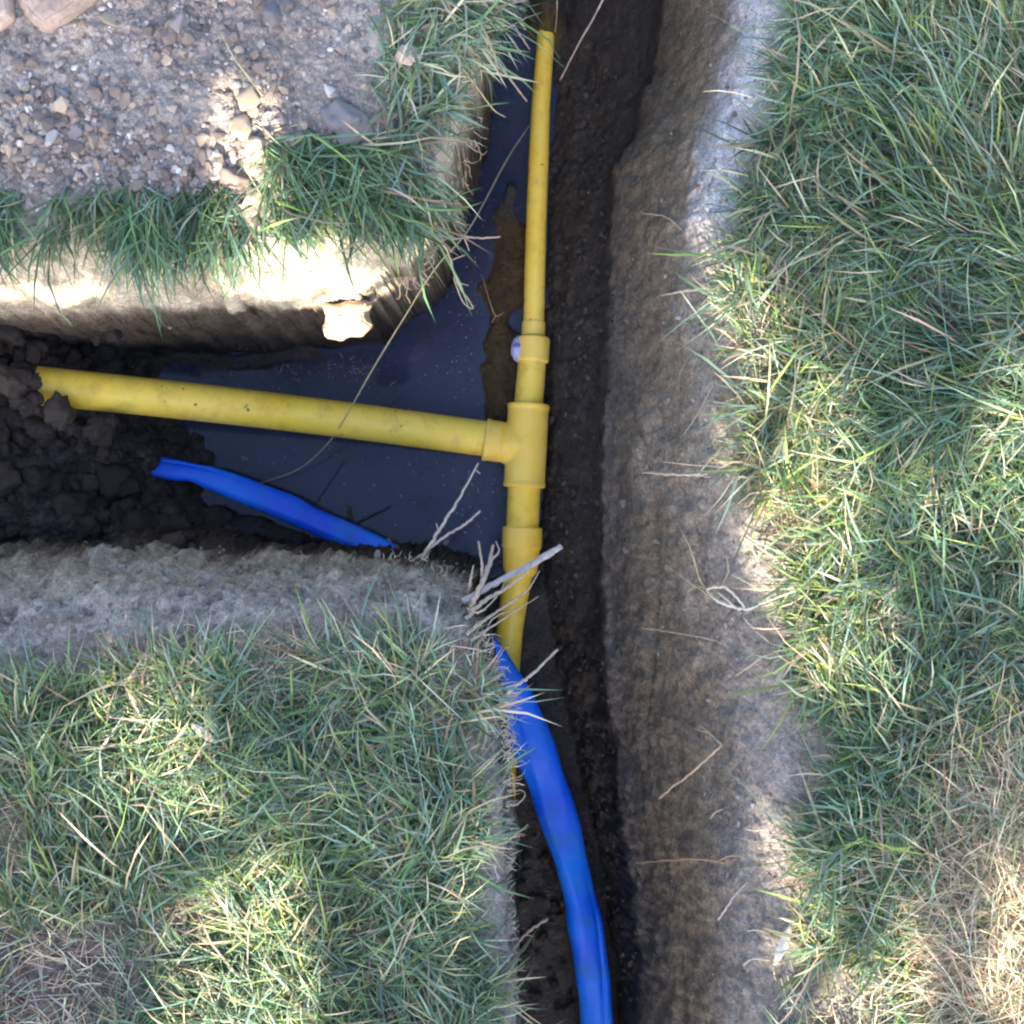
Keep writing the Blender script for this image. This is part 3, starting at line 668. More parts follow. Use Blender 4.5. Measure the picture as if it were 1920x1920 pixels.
strand('dead_leaf', [[(1325,1105,g(.016),1.4),(1345,1100,g(.018),2.2),(1366,1105,g(.018),2.0),(1398,1140,g(.008),1.2)], [(1325,1108,g(.016),1.2),(1350,1128,g(.014),2.6),(1395,1142,g(.006),2.2),(1420,1136,g(.004),1.2)], [(1348,1112,g(.018),1.4),(1368,1128,g(.016),1.6),(1380,1140,g(.008),1.2)]], M['leaf_white'], 'bleached folded dead leaf at the foot of the dry stems', 'dead leaf', 7, 'blade')
strand('root', [[(1361,1040,g(.014),.8),(1366,1068,g(.012),1.3),(1355,1095,g(.006),1.0)]], M['root'], 'small upright root end above the bleached folded leaf', 'root', 8)
strand('root', [[(1203,1177,g(.014),1.0),(1240,1182,g(.014),1.3),(1300,1192,g(.009),1.1),(1345,1203,g(.004),1.0),(1372,1222,g(-.003),.8)]], M['root'], 'long thin root across the right bank below the bleached leaf', 'root', 9)
strand('root', [[(1394,1158,g(.010),1.0),(1415,1180,g(.012),1.5),(1442,1204,g(.006),1.3)]], M['root_white'], 'short slanting pale root at the rim below the dark hollow', 'root', 10)
strand('root', [[(1378,1268,g(.010),.8),(1405,1250,g(.012),1.2),(1428,1232,g(.010),1.2),(1452,1226,g(.004),1.0)]], M['root'], 'tan slanting root at the rim above the bare grey patch', 'root', 11)
strand('twig', [[(1236,1497,g(.022),1.9),(1262,1475,g(.022),2.0),(1300,1446,g(.020),1.9),(1354,1396,g(.008),1.7)], [(1354,1396,g(.008),1.6),(1336,1380,g(.012),1.4),(1312,1358,g(.012),1.0)], [(1328,1374,g(.012),1.0),(1302,1366,g(.010),.7)]], M['root'], 'bent twig with an elbow on the right bank', 'twig', 12)
strand('twig', [[(1190,1617,g(.024),1.6),(1250,1613,g(.022),1.9),(1310,1610,g(.020),2.0),(1358,1617,g(.010),2.0)], [(1340,1617,g(.012),1.6),(1364,1606,g(.010),1.5),(1392,1604,g(-.002),1.2)]], M['root_dark'], 'brown level twig low on the right bank', 'twig', 13)
strand('root', [[(1347,1724,g(.014),1.6),(1362,1702,g(.012),1.6),(1380,1676,g(.010),1.2),(1404,1652,g(.004),.9)]], M['stick'], 'greyish slanting root below the brown level twig', 'root', 14)
strand('root', [[(1393,1810,g(.012),1.0),(1412,1798,g(.014),1.2),(1445,1801,g(.004),1.0)]], M['root_white'], 'small arched pale root beside the white pointed leaf', 'root', 15)
strand('root', [[(1402,1745,g(.010),.9),(1420,1744,g(.010),1.1),(1440,1750,g(.002),1.0)]], M['root_white'], 'tiny pale root end up and left of the white pointed leaf', 'root', 16)
strand('root', [[(1397,1554,g(.010),1.0),(1412,1557,g(.010),1.2),(1432,1556,g(.0),1.0)]], M['root_white'], 'tiny pale root end above the brown level twig', 'root', 17)
strand('root', [[(1332,1536,g(.010),.8),(1340,1524,g(.012),1.0),(1358,1516,g(.002),.9)]], M['root_white'], 'tiny hooked root end on the bank below the bent twig', 'root', 18)
def leaf_shape(name, u, v, L, wd, rot, mat, label, lift=.008, curl=.25):
    p = hit(u, v, lift); k = S(p[2])/1920; V = []; n = 9
    for i in range(n):
        t = i/(n-1); ww = wd*k*math.sin(math.pi*min(1, t*0.93+0.05))**0.8
        for j in range(3):
            V.append((L*k*(t-.5), ww*(j-1)*(1+.12*math.sin(i*2.1+j)), curl*ww*abs(j-1) - 0.9*curl*L*k*(t-.5)**2+.0006*math.sin(i*3+j)))
    F = [(i*3+j, i*3+j+1, i*3+j+4, i*3+j+3) for i in range(n-1) for j in range(2)]
    o = link(name, mesh_np(name, V, F), mat, None, p); o.rotation_euler = (0, 0, rot)
    md = o.modifiers.new('t', 'SOLIDIFY'); md.thickness = 0.0004
    return tag(o, label, 'dead leaf')
leaf_shape('dead_leaf', 1468, 1772, 84, 10, R(68), M['leaf_white'], 'white pointed dead leaf standing near the lower right rim', .016)
leaf_shape('dead_leaf', 765, 104, 50, 20, R(15), M['leaf'], 'pinkish brown dead leaf lying in the grass by the upper trench', .012)
leaf_shape('dead_leaf', 382, 1375, 62, 9, R(-38), M['leaf_white'], 'cream strap shaped dead leaf in the sunlit grass on the lower left block', .030)
# pale forked root over the water
strand('root', [[(770,1056,g(.006),2.0),(800,1032,-.10,2.6),(826,990,-.11,2.3),(858,940,-.13,2.0),(897,868,-.15,1.3)], [(803,1030,-.10,1.9),(835,1005,-.11,1.9),(870,985,-.12,1.8),(900,958,-.13,1.4)], [(822,996,-.11,1.0),(818,982,-.10,.9)], [(893,882,-.145,1.0),(900,888,-.14,.8)]], M['root_white'], 'whitish forked root reaching over the water from the lower left block', 'root', 20)
# thick stick over the pipe coupling
strand('stick', [[(868,1128,g(.01),4.6),(905,1106,-.045,4.3),(955,1080,-.07,4.6),(1000,1056,-.09,5.0),(1052,1024,-.10,4.4)]], M['stick'], 'thick broken grey stick lying over the yellow coupling', 'stick', 21, wob=.4)
strand('root_tangle', [[(872,1160,g(.004),3.2),(905,1130,-.03,3.0),(940,1108,-.05,2.4),(985,1075,-.07,1.4),(1002,1050,-.08,.7)],
    [(875,1190,g(.004),2.6),(905,1165,-.02,2.2),(950,1135,-.05,1.9),(990,1105,-.07,1.3),(1012,1070,-.08,.6)],
    [(880,1150,g(.004),3.0),(895,1110,-.03,3.4),(915,1065,-.06,3.6),(925,1022,-.08,1.8)], [(905,1085,-.05,2.6),(903,1050,-.06,1.8),(897,1015,-.08,1.5)], [(918,1050,-.07,2.2),(935,1035,-.08,1.4),(930,1015,-.09,1.0)],
    [(878,1125,g(.004),2.2),(882,1090,-.03,1.8),(888,1060,-.05,1.0)], [(884,1200,g(.004),2.2),(915,1180,-.02,1.5),(960,1150,-.05,1.0),(1010,1118,-.08,.5)],
    [(890,1215,g(.004),1.8),(905,1195,-.02,1.4),(925,1160,-.03,1.0),(970,1140,-.06,.6)], [(868,1105,g(.004),1.6),(885,1125,g(.01),2.2),(900,1170,g(.01),1.6),(905,1210,g(.0),1.0)],
    [(876,1140,g(.01),1.6),(898,1148,-.015,1.4),(930,1120,-.04,1.0),(948,1090,-.06,.5)]], M['root'], 'tangle of tan roots sticking out of the corner of the lower left block', 'root tangle', 22)
strand('root', [[(935,1312,g(.0),2.4),(950,1300,-.02,2.2),(968,1286,-.04,2.2),(1000,1262,-.06,2.1),(1046,1218,-.09,1.8)], [(950,1300,-.02,1.6),(975,1298,-.035,1.0)]], M['root_white'], 'pale straight root pointing up across the blue pipe', 'root', 23)
strand('root', [[(948,1512,-.01,1.2),(970,1507,-.03,1.2),(984,1492,-.04,1.1),(978,1482,-.05,.9),(955,1486,-.05,.8)], [(950,1470,-.01,.9),(968,1468,-.02,.9),(983,1472,-.03,.7)]], M['root'], 'curled root loop on the trench edge left of the blue pipe', 'root', 24)
strand('root', [[(950,1580,g(.0),2.0),(965,1565,-.02,1.6),(978,1556,-.03,1.3),(990,1546,-.04,.9)], [(965,1565,-.02,1.2),(982,1564,-.03,.8)], [(968,1562,-.02,1.0),(972,1550,-.03,.6)]], M['root_dark'], 'stubby branched brown root under the curled loop', 'root', 25)
strand('root', [[(955,1790,-.03,1.6),(985,1752,-.06,1.9),(1026,1722,-.08,2.2)], [(972,1768,-.05,1.0),(962,1742,-.05,.6)], [(985,1752,-.06,1.0),(1000,1756,-.07,.6)], [(960,1785,-.04,1.0),(966,1802,-.05,.5)]], M['root_dark'], 'brown spiky root near the bottom of the left trench edge', 'root', 26)
# upper left face
strand('root', [[(188,606,-.25,3.0),(215,590,-.22,2.2),(245,568,-.18,1.8),(272,552,-.12,1.4)]], M['root'], 'tan root hanging on the dark bank face, left of its larger neighbour', 'root', 27)
strand('root', [[(318,614,-.25,3.0),(340,592,-.23,2.4),(375,560,-.17,2.1),(402,520,-.09,1.4)]], M['root'], 'longest tan root hanging on the dark bank face above the yellow branch pipe', 'root', 28)
strand('root', [[(402,604,-.25,1.1),(392,584,-.22,1.4),(384,562,-.18,1.2)]], M['root'], 'short thin root just right of the longest hanging root', 'root', 29)
strand('root', [[(119,600,-.25,1.8),(120,582,-.22,1.6),(119,560,-.16,1.2)]], M['root'], 'stubby upright root on the dark bank face near the left edge', 'root', 30)
strand('root', [[(820,395,g(.004),1.6),(824,440,-.01,1.8),(842,480,-.06,1.5),(858,530,-.10,1.2),(887,576,-.13,1.0),(868,566,-.12,.9),(850,520,-.10,.8)], [(858,530,-.10,1.0),(878,535,-.11,.6)], [(845,488,-.07,1.0),(872,478,-.08,.6)]], M['root'], 'looping root hanging off the corner of the upper left block', 'root', 31)
strand('root', [[(845,415,g(.004),1.4),(868,440,-.02,1.5),(900,446,-.04,1.2),(938,444,-.06,1.1)], [(868,440,-.02,1.0),(880,470,-.03,.5)]], M['root'], 'thin root pointing right over the water from the upper left block', 'root', 32)
strand('grass_stem', [[(992,236,-.40,1.0),(950,300,-.30,1.3),(880,428,-.17,1.2),(815,505,-.14,1.2),(752,605,-.18,1.2),(700,690,-.25,1.3),(640,795,-.355,1.1),(605,842,-.40,1.2),(555,882,-.44,1.0),(482,908,-.46,.7)]], M['straw'], 'very long bowed straw crossing over the yellow branch pipe', 'grass stem', 33, wob=.15)
strand('grass_stem', [[(1050,150,-.36,1.8),(1085,82,-.25,1.6),(1112,35,-.18,1.6),(1150,-40,-.05,1.4)]], M['stick'], 'straight greyish stem slanting over the dark wall at the top', 'grass stem', 34, wob=.2)
strand('grass_stem', [[(1041,60,-.36,1.2),(1044,20,-.25,1.2),(1046,-60,-.1,1.0)]], M['stick'], 'upright greyish stem at the top edge above the pipe end', 'grass stem', 35, wob=.2)
strand('twig', [[(868,38,g(.01),1.6),(905,85,-.03,1.8),(950,140,-.09,1.6),(988,190,-.16,1.3)]], M['root'], 'tan twig slanting from the grass to the thin yellow pipe', 'twig', 36, wob=.3)
strand('grass_stem', [[(865,125,g(.02),.8),(895,165,-.01,1.2),(925,205,-.04,1.0),(948,220,-.06,.5)]], M['straw'], 'short green straw stem below the tan twig', 'grass stem', 37, wob=.2)
strand('twig', [[(950,-10,g(.01),2.0),(965,25,-.03,1.8),(985,55,-.08,1.6)], [(962,45,-.04,1.4),(978,70,-.09,1.4),(993,92,-.13,1.0)]], M['root'], 'knotted twig at the top edge left of the pipe end', 'twig', 38)
strand('grass_stem', [[(412,58,g(.01),.8),(440,110,g(.02),1.2),(470,150,g(.02),1.2),(492,180,g(.006),1.0)]], M['straw'], 'thin green stem lying on the bare soil above the clay lumps', 'grass stem', 39, wob=.2)
strand('root', [[(300,640,WATER_Z+.05,.7),(350,645,WATER_Z+.05,.9),(375,635,WATER_Z+.05,.9),(400,638,WATER_Z+.05,.9),(430,652,WATER_Z+.04,.9),(470,655,WATER_Z+.04,.6)]], M['stick'], 'fine grey root lying in the dark corner above the branch pipe', 'root', 40)
strand('twig', [[(590,948,WATER_Z+.002,.7),(625,895,WATER_Z+.002,.9),(645,865,WATER_Z+.003,.7)]], M['clod'], 'thin dark strip standing in for the straw reflection on the water above the blue pipe', 'twig', 41)  # dark strip in place of the straw's reflection
strand('twig', [[(670,980,WATER_Z+.002,1.8),(700,965,WATER_Z+.003,2.2),(732,950,WATER_Z+.002,1.6)], [(655,948,WATER_Z+.002,3),(658,975,WATER_Z+.002,3.6)]], M['clod'], 'dark broken twig floating beside the lower end of the blue pipe', 'twig', 42)
strand('root', [[(905,520,WATER_Z+.02,.8),(920,570,WATER_Z+.02,1.0),(930,592,WATER_Z+.015,1.3),(945,585,WATER_Z+.015,1.0)], [(930,592,WATER_Z+.015,1.2),(922,605,WATER_Z+.01,.8)]], M['root_dark'], 'brown root scrap in the mud left of the thin yellow pipe', 'root', 43)

# fine root hairs along the cut edges
def hairs(spec, mat, seed, name='root_hairs'):
    r_ = random.Random(seed); VV = []; FF = []; off = 0
    for (line, z0, n, L, dirx, diry, rad) in spec:
        line = np.array(line, float); seg = np.r_[0, np.cumsum(np.linalg.norm(np.diff(line, axis=0), axis=1))]
        for _ in range(n):
            t = r_.uniform(0, seg[-1]); u = np.interp(t, seg, line[:, 0])+r_.uniform(-6, 6); v = np.interp(t, seg, line[:, 1])+r_.uniform(-5, 5)
            p = W(u, v, z0 + r_.uniform(-.02, .01)); a = math.atan2(diry, dirx)+r_.gauss(0, .55); l = L*r_.uniform(.35, 1.3); pts = [p]; dz = r_.uniform(-.7, .1)
            for k in range(6):
                a += r_.gauss(0, .55); dz -= .1; pts.append(pts[-1]+np.array([math.cos(a), math.sin(a), dz])*l/6)
            V, F = sweep(np.array(pts), rad*np.linspace(1, .4, 7), 4); VV += V; FF += [tuple(i+off for i in f) for f in F]; off += len(V)
    o = link(name, mesh_np(name, VV, FF), mat); return tag(o, kind='stuff')
hairs([([(895,1180),(925,1250),(940,1320),(946,1400),(948,1480)], -.012, 120, .022, 1, .1, .0006), ([(950,1500),(956,1700),(960,1870)], -.012, 60, .012, 1, 0, .0005),
       ([(720,1045),(800,1050),(860,1110),(890,1180)], -.05, 40, .014, .6, .8, .0004)], M['root_white'], 5)
hairs([([(1400,450),(1390,600),(1400,800),(1400,900)], -.012, 90, .020, -1, 0, .0006), ([(1420,1000),(1470,1200),(1480,1350),(1470,1600),(1475,1870)], -.012, 170, .016, -1, 0, .0006)], M['root'], 6)
hairs([([(0,520),(300,530),(600,540),(780,520),(835,450),(870,320),(900,200)], -.03, 170, .020, .2, -1, .0006)], M['root'], 7)

r_ = random.Random(9); VV = []; FF = []; off = 0
for _ in range(420):
    u, v = r_.choice(((r_.uniform(430, 900), r_.uniform(640, 1030)), (r_.gauss(880, 30), r_.uniform(250, 1000)), (r_.uniform(400, 700), r_.gauss(690, 14)))); X, Y, _z = W(u, v, WATER_Z)
    if float(ground_z(X, Y)) > WATER_Z-.003: continue
    a = r_.uniform(0, 3.14); L = r_.uniform(.0006, .0022)*(5 if r_.random() < .06 else 1); w_ = r_.uniform(.0003, .0010); c, sn = math.cos(a), math.sin(a)
    for sx, sy in ((-1, -.5), (.3, -1), (1, .2), (-.2, 1)): VV.append((X+sx*L*c-sy*w_*sn, Y+sx*L*sn+sy*w_*c, WATER_Z+.0008))
    FF.append((off, off+1, off+2, off+3)); off += 4
tag(link('floating_debris', mesh_np('floating_debris', VV, FF, False), M['root_dark']), kind='stuff')
# ---------------------------------------------------------------- grass
PAL = dict(green=(0.100, 0.172, 0.080), deep=(0.062, 0.122, 0.062), blue=(0.150, 0.232, 0.175), lime=(0.20, 0.26, 0.07), straw=(0.42, 0.35, 0.23), pale=(0.34, 0.37, 0.25), brown=(0.22, 0.15, 0.10))
PALA = np.array([PAL[k] for k in ('green', 'deep', 'blue', 'lime', 'straw', 'pale', 'brown')])
def blades(name, roots_u, roots_v, az, L, wdt, lean, bend, colw, mat, seed, lift=None, jit=0.01):
    r_ = np.random.default_rng(seed); n = len(roots_u)
    s0 = S(0)/1920; X = (roots_u-960)*s0; Y = (960-roots_v)*s0; Zg = ground_z(X, Y)
    ok = Zg > -0.06; X, Y, Zg, az, L, wdt, lean, bend = [a[ok] for a in (X, Y, Zg, az, L, wdt, lean, bend)]; colw = colw[ok]; n = len(X)
    if lift is not None: Zg = Zg + lift[ok]
    dirx, diry = np.cos(az), np.sin(az); K = 4
    tw = r_.normal(0, .8, n); kink = r_.normal(0, 0.25, n)
    pos = np.stack([X, Y, Zg-0.002], 1); cols = []; vert = []
    for k in range(K):
        t = k/(K-1); ang = lean + bend*t
        a2 = az + kink*t*2
        if k: pos = pos + (L/(K-1))[:, None]*np.stack([np.sin(ang)*np.cos(a2), np.sin(ang)*np.sin(a2), np.cos(ang)], 1)
        gz = ground_z(pos[:, 0], pos[:, 1]); pos[:, 2] = np.where(gz > -0.05, np.maximum(pos[:, 2], gz+0.002), pos[:, 2])
        side = np.stack([-np.sin(a2)*np.cos(tw), np.cos(a2)*np.cos(tw), np.sin(tw)*np.sin(ang)+0*tw], 1)
        w = wdt*(1-0.25*t) if k < K-1 else wdt*0
        if k < K-1: vert += [pos-side*w[:, None]/2, pos+side*w[:, None]/2]
        else: vert += [pos]
    V = np.stack(vert, 1).reshape(-1, 3)
    m = 2*(K-1)+1; b = (np.arange(n)*m)[:, None]
    tri = []
    for k in range(K-2):
        tri += [b+np.array([[2*k, 2*k+1, 2*k+3]]), b+np.array([[2*k, 2*k+3, 2*k+2]])]
    tri += [b+np.array([[2*(K-2), 2*(K-2)+1, 2*(K-1)]])]
    F = np.concatenate(tri, 0)
    me = mesh_np(name, V, F); cw = colw/colw.sum(1)[:, None]; c = np.cumsum(cw, 1); pick = (r_.random(n)[:, None] > c).sum(1).clip(0, 6)
    base = PALA[pick]*(r_.uniform(.62, 1.5, n)*(1+.35*fbm(X, Y, f=22, octv=2, seed=5)))[:, None]*(1+r_.normal(0, .07, (n, 3)))
    shade = np.repeat(base[:, None, :], m, 1); tipmix = np.linspace(0, 1, m)[None, :, None]
    shade = shade*(1+0.15*tipmix) + 0.02*tipmix*(r_.random((n, 1, 1)) > .6)
    set_col(me, np.clip(shade.reshape(-1, 3), 0, 1)); o = link(name, me, mat); return tag(o, kind='stuff')

def tufts(n_t, box, dens_fn, per, seed, spread=10):
    r_ = np.random.default_rng(seed); u = r_.uniform(box[0], box[2], n_t); v = r_.uniform(box[1], box[3], n_t)
    k = r_.random(n_t) < dens_fn(u, v); u, v = u[k], v[k]
    cnt = r_.integers(per[0], per[1], len(u)); tid = np.repeat(np.arange(len(u)), cnt)
    return u[tid]+r_.normal(0, spread, len(tid)), v[tid]+r_.normal(0, spread, len(tid)), tid, r_
def rimx(v): return np.interp(v, *zip(*[(-80,1512),(0,1505),(100,1475),(230,1455),(330,1440),(450,1385),(530,1370),(640,1385),(800,1385),(900,1420),(1000,1480),(1100,1480),(1200,1490),(1300,1510),(1400,1570),(1520,1570),(1600,1520),(1700,1540),(1870,1500),(2000,1500)]))
bx = lambda u, v, a, b, c, d: np.exp(-((u-a)/c)**2-((v-b)/d)**2)
def dens_right(u, v):
    e = u-rimx(v); w = sstep(-25, 60, e)*(0.62+0.75*fbm(u/1920, v/1920, f=13, octv=3, seed=61))
    w = w - 0.85*bx(u, v, 1605, 545, 45, 45) - .6*bx(u, v, 1540, 330, 40, 60) - 0.7*bx(u, v, 1660, 1230, 40, 30) - 1.0*bx(u, v, 1890, 1690, 115, 260)-.9*bx(u, v, 1500, 1440, 80, 110)-.8*bx(u, v, 1450, 1030, 50, 75)
    return np.clip(w, 0, 1)
def az_right(u, v, r_, n):
    flow = np.radians(165) + 1.7*fbm(u/1920, v/1920, f=5, octv=2, seed=62)
    spread = np.where((u > 1650) & (v < 800), .38, .62); spread = np.where(u-rimx(v) < 60, .75, spread)
    return flow + r_.normal(0, 1, n)*spread
LAWN_SCALE = 1.0
u, v, tid, r_ = tufts(14200, (1330, -400, 2420, 2300), dens_right, (9, 20), 201, 11)
n = len(u); ta = (r_.normal(0, 1.0, tid.max()+1)[tid])*np.where((u > 1650) & (v < 800), .35, 1)
patch = fbm(u/1920, v/1920, f=12, octv=3, seed=63)
sun_dry = np.clip(0.5*bx(u, v, 1480, 650, 120, 220)+.55*bx(u, v, 1520, 1000, 100, 250)+.6*bx(u, v, 1560, 1800, 130, 110)+.2*np.clip(patch, 0, 1), 0, 1)  # sun patches put into the blade colour as lime and straw, besides dry grass
cw = np.stack([np.full(n, .27), np.full(n, .12)*(1-sun_dry), .30+.1*patch, (.09+.55*sun_dry), .07+.6*sun_dry, .08+.1*patch.clip(0, 1), .03+0*u], 1).clip(.01)
Lb = r_.gamma(5, .0108, n)*np.where((u > 1650) & (v < 800), 1.25, .92)
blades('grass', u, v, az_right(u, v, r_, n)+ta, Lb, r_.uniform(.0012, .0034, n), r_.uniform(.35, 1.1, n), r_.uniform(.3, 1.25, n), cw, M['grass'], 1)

LLp = lambda u: np.interp(u, [-80, 0, 150, 240, 400, 500, 700, 800, 870, 960], [1310, 1305, 1290, 1255, 1228, 1222, 1212, 1215, 1240, 1290])
def dens_ll(u, v):
    edge = np.interp(v, [1100, 1200, 1300, 1400, 1600, 1700, 2000], [855, 872, 898, 895, 888, 888, 905])
    w = sstep(-25, 45, v-LLp(u))*sstep(25, -35, u-edge)*(0.58+0.85*fbm(u/1920, v/1920, f=13, octv=3, seed=64))
    w = w - 1.45*bx(u, v, 90, 1915, 205, 220)*(u < 320) - .7*bx(u, v, 310, 1720, 60, 45) - .5*bx(u, v, 130, 1345, 60, 35) - .4*bx(u, v, 680, 1480, 60, 80)-.35*bx(u, v, 870, 1640, 50, 140)
    return np.clip(w, 0, 1)
u, v, tid, r_ = tufts(11200, (-450, 1120, 960, 2350), dens_ll, (8, 19), 202, 11)
n = len(u); ta = r_.normal(0, 1.0, tid.max()+1)[tid]; patch = fbm(u/1920, v/1920, f=12, octv=3, seed=65)
az = np.radians(80) + 2.2*fbm(u/1920, v/1920, f=4, octv=2, seed=66) + ta + r_.normal(0, .5, n)
az = np.where((u < 260) & (v > 1500), np.radians(85)+r_.normal(0, .5, n), az); az = np.where(u > 850, np.radians(10)+r_.normal(0, 1.1, n), az)
sun_dry = np.clip(.6*bx(u, v, 300, 1290, 110, 110)+.35*bx(u, v, 430, 1700, 170, 90)+.3*bx(u, v, 100, 1700, 120, 80), 0, 1)  # sun patches in the blade colour, and tan dry tufts
cw = np.stack([np.full(n, .27), np.full(n, .10), .28+.1*patch, .10+.35*sun_dry, .12+.4*sun_dry, .10+.1*patch.clip(0, 1), .04+0*u], 1).clip(.01)
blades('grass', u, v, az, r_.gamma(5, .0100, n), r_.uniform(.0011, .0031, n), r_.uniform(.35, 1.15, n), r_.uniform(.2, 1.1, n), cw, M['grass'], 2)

ULr = lambda v: np.interp(v, [-80, 0, 80, 190, 260, 340, 420, 480], [915, 912, 898, 866, 843, 825, 805, 790])
def dens_ul(u, v):
    strip = sstep(335, 375, v)*sstep(462, 435, v)*(u < 430)*(.62+.8*fbm(u/1920, v/1920, f=22, octv=2, seed=68))
    mid = sstep(480, 510, u)*sstep(20, -20, np.abs(u-690)-180)*sstep(250, 290, v+0.25*np.abs(u-620))*sstep(432, 395, v)*(.8+.5*fbm(u/1920, v/1920, f=22, octv=2, seed=69))
    east = sstep(690, 740, u + 0.15*v - 20)*sstep(15, -25, u-ULr(v))*sstep(430, 390, v)*(.75+.5*fbm(u/1920, v/1920, f=13, octv=2, seed=67))
    lw = .45*bx(u, v, 430, 430, 60, 18)
    w = np.maximum(np.maximum(strip, mid*.75), np.maximum(east*.5, lw))
    w = w - .7*bx(u, v, 810, 280, 45, 45) - .5*bx(u, v, 690, 230, 50, 50) - .6*bx(u, v, 300, 410, 35, 30) - .45*bx(u, v, 640, 440, 60, 25)
    return np.clip(w, 0, 1)
u, v, tid, r_ = tufts(8600, (-450, -400, 970, 500), dens_ul, (6, 13), 203, 8)
n = len(u); az = np.radians(-92)+r_.normal(0, .42, n)
az = np.where((u > 480), np.radians(-62)+r_.normal(0, .5, n), az); az = np.where((u > 690) & (v < 280), np.radians(-15)+r_.normal(0, 1.2, n), az); az = np.where((u > 830) & (v < 280), np.radians(-10)+r_.normal(0, .6, n), az)
cw = np.stack([.45+0*u, .25+0*u, .16+0*u, .07+0*u, .04+0*u, .03+0*u, .02+0*u], 1); cw[(u > 680) & (v < 330)] = (.22, .1, .3, .05, .16, .16, .03)
Lb = r_.gamma(7, .0085, n)*np.where((u > 690) & (v < 280), np.where((u > 850) & (v < 140), 1.15, .75), 1.0)
blades('grass', u, v, az, Lb, r_.uniform(.0012, .0034, n), r_.uniform(.3, 1.0, n), r_.uniform(.7, 1.9, n), cw, M['grass'], 3)

# dead thatch lying flat, and the raked dry straw at the lower right
def flat(name, n, box, dens_fn, seed, colw, L0, lift=.004, mat='dry', azf=None, wmax=.0018):
    r_ = np.random.default_rng(seed); u = r_.uniform(box[0], box[2], n); v = r_.uniform(box[1], box[3], n); k = r_.random(n) < dens_fn(u, v); u, v = u[k], v[k]; n = len(u)
    az = r_.uniform(0, 6.28, n) if azf is None else azf(u, v, r_, n)
    return blades(name, u, v, az, r_.gamma(4, L0/4, n), r_.uniform(.0005, wmax, n), r_.uniform(1.15, 1.65, n), r_.normal(0, .4, n), np.repeat(np.array([colw]), n, 0), M[mat], seed, lift=r_.uniform(0, lift, n))
def thatch_d(u, v):
    a = sstep(-70, 20, u-rimx(v))*.8; b = sstep(-60, 0, v-LLp(u))*sstep(915, 850, u)*.75 + .25*(u < 940)*sstep(0, 60, v-LLp(u)); a = a*(1-.7*bx(u, v, 1500, 1440, 90, 110))
    b = b*(1-np.clip(1.35*bx(u, v, 90, 1915, 205, 220), 0, 1))
    c = dens_ul(u, v)*.5
    return np.clip(a+b*(u < 960)+c, 0, 1)
flat('thatch', 58000, (-450, -400, 2350, 2350), thatch_d, 301, (.03, .02, .05, .03, .42, .22, .23), .030, .010)
flat('thatch', 750, (-60, 1650, 300, 1990), lambda u, v: np.clip(sstep(1680, 1740, v)*sstep(290, 230, u), 0, 1), 302, (0, 0, .02, .0, .45, .2, .33), .045, .012)
def shoulder_d(u, v):
    e = u-rimx(v); a = sstep(-75, -25, e)*sstep(25, -10, e)*.6; f = v-LLp(u); b = sstep(-70, -20, f)*sstep(20, -10, f)*(u < 900)*.8
    return np.clip(a*(u > 1200)+b, 0, 1)
flat('thatch', 16000, (-60, -60, 1990, 1990), shoulder_d, 305, (.02, .02, .03, .02, .33, .18, .40), .022, .005)
straw_d = lambda u, v: np.clip(1.25*np.exp(-(((u-1902)/132)**2+((v-1705)/285)**2)**2), 0, 1)
flat('dry_straw', 21000, (1720, 1330, 2060, 2010), straw_d, 303, (.0, .0, .01, .02, .52, .12, .33), .060, .030, azf=lambda u, v, r_, n: np.radians(150)+r_.normal(0, .9, n), wmax=.0016)
# crumbs over the shoulders of the trench
def crumbs(name, n, fn, seed, mat):
    r_ = random.Random(seed); VV = []; FF = []; off = 0
    for _ in range(n):
        u, v, s = fn(r_); p = hit(u, v); k = s*S(p[2])/1920; a = r_.uniform(0, 6.3); c, sn = math.cos(a), math.sin(a)
        w_ = bV*np.array([k*r_.uniform(.7, 1.3), k*r_.uniform(.6, 1.1), k*r_.uniform(.5, .9)]); w_ = np.stack([w_[:, 0]*c-w_[:, 1]*sn, w_[:, 0]*sn+w_[:, 1]*c, w_[:, 2]], 1)+p
        VV.append(w_); FF += [tuple(i+off for i in f) for f in bF]; off += len(w_)
    return tag(link(name, mesh_np(name, np.concatenate(VV), FF, False), mat), kind='stuff')
def crumb_material(name, a, b_, c_):
    m, n, l, b = new_mat(name); gg = n.new('ShaderNodeNewGeometry')
    l.new(ramp(n, l, gg.outputs['Random Per Island'], [(0, a), (.6, b_), (1, c_)]), b.inputs['Base Color']); b.inputs['Roughness'].default_value = .95; b.inputs['Specular IOR Level'].default_value = 0.2; return m
def fr(r_):
    v = r_.uniform(-20, 1930); e = np.interp(v, [0, 300, 600, 1870], [1490, 1430, 1390, 1480]); return e-abs(r_.gauss(0, 90)), v, r_.choice((1.5, 2, 2.5, 3, 4, 6))
crumbs('soil_crumbs', 750, fr, 1, crumb_material('bank_crumb', (.10, .085, .075), (.19, .16, .135), (.30, .27, .25)))
def fl_(r_):
    u = r_.uniform(-20, 880); return u, np.interp(u, [0, 300, 880], [1180, 1130, 1110])+r_.gauss(0, 50), r_.choice((1.5, 2, 2.5, 3, 4, 5, 8))
crumbs('soil_crumbs', 1100, fl_, 2, crumb_material('shoulder_crumb', (.11, .092, .075), (.19, .16, .135), (.27, .235, .205)))
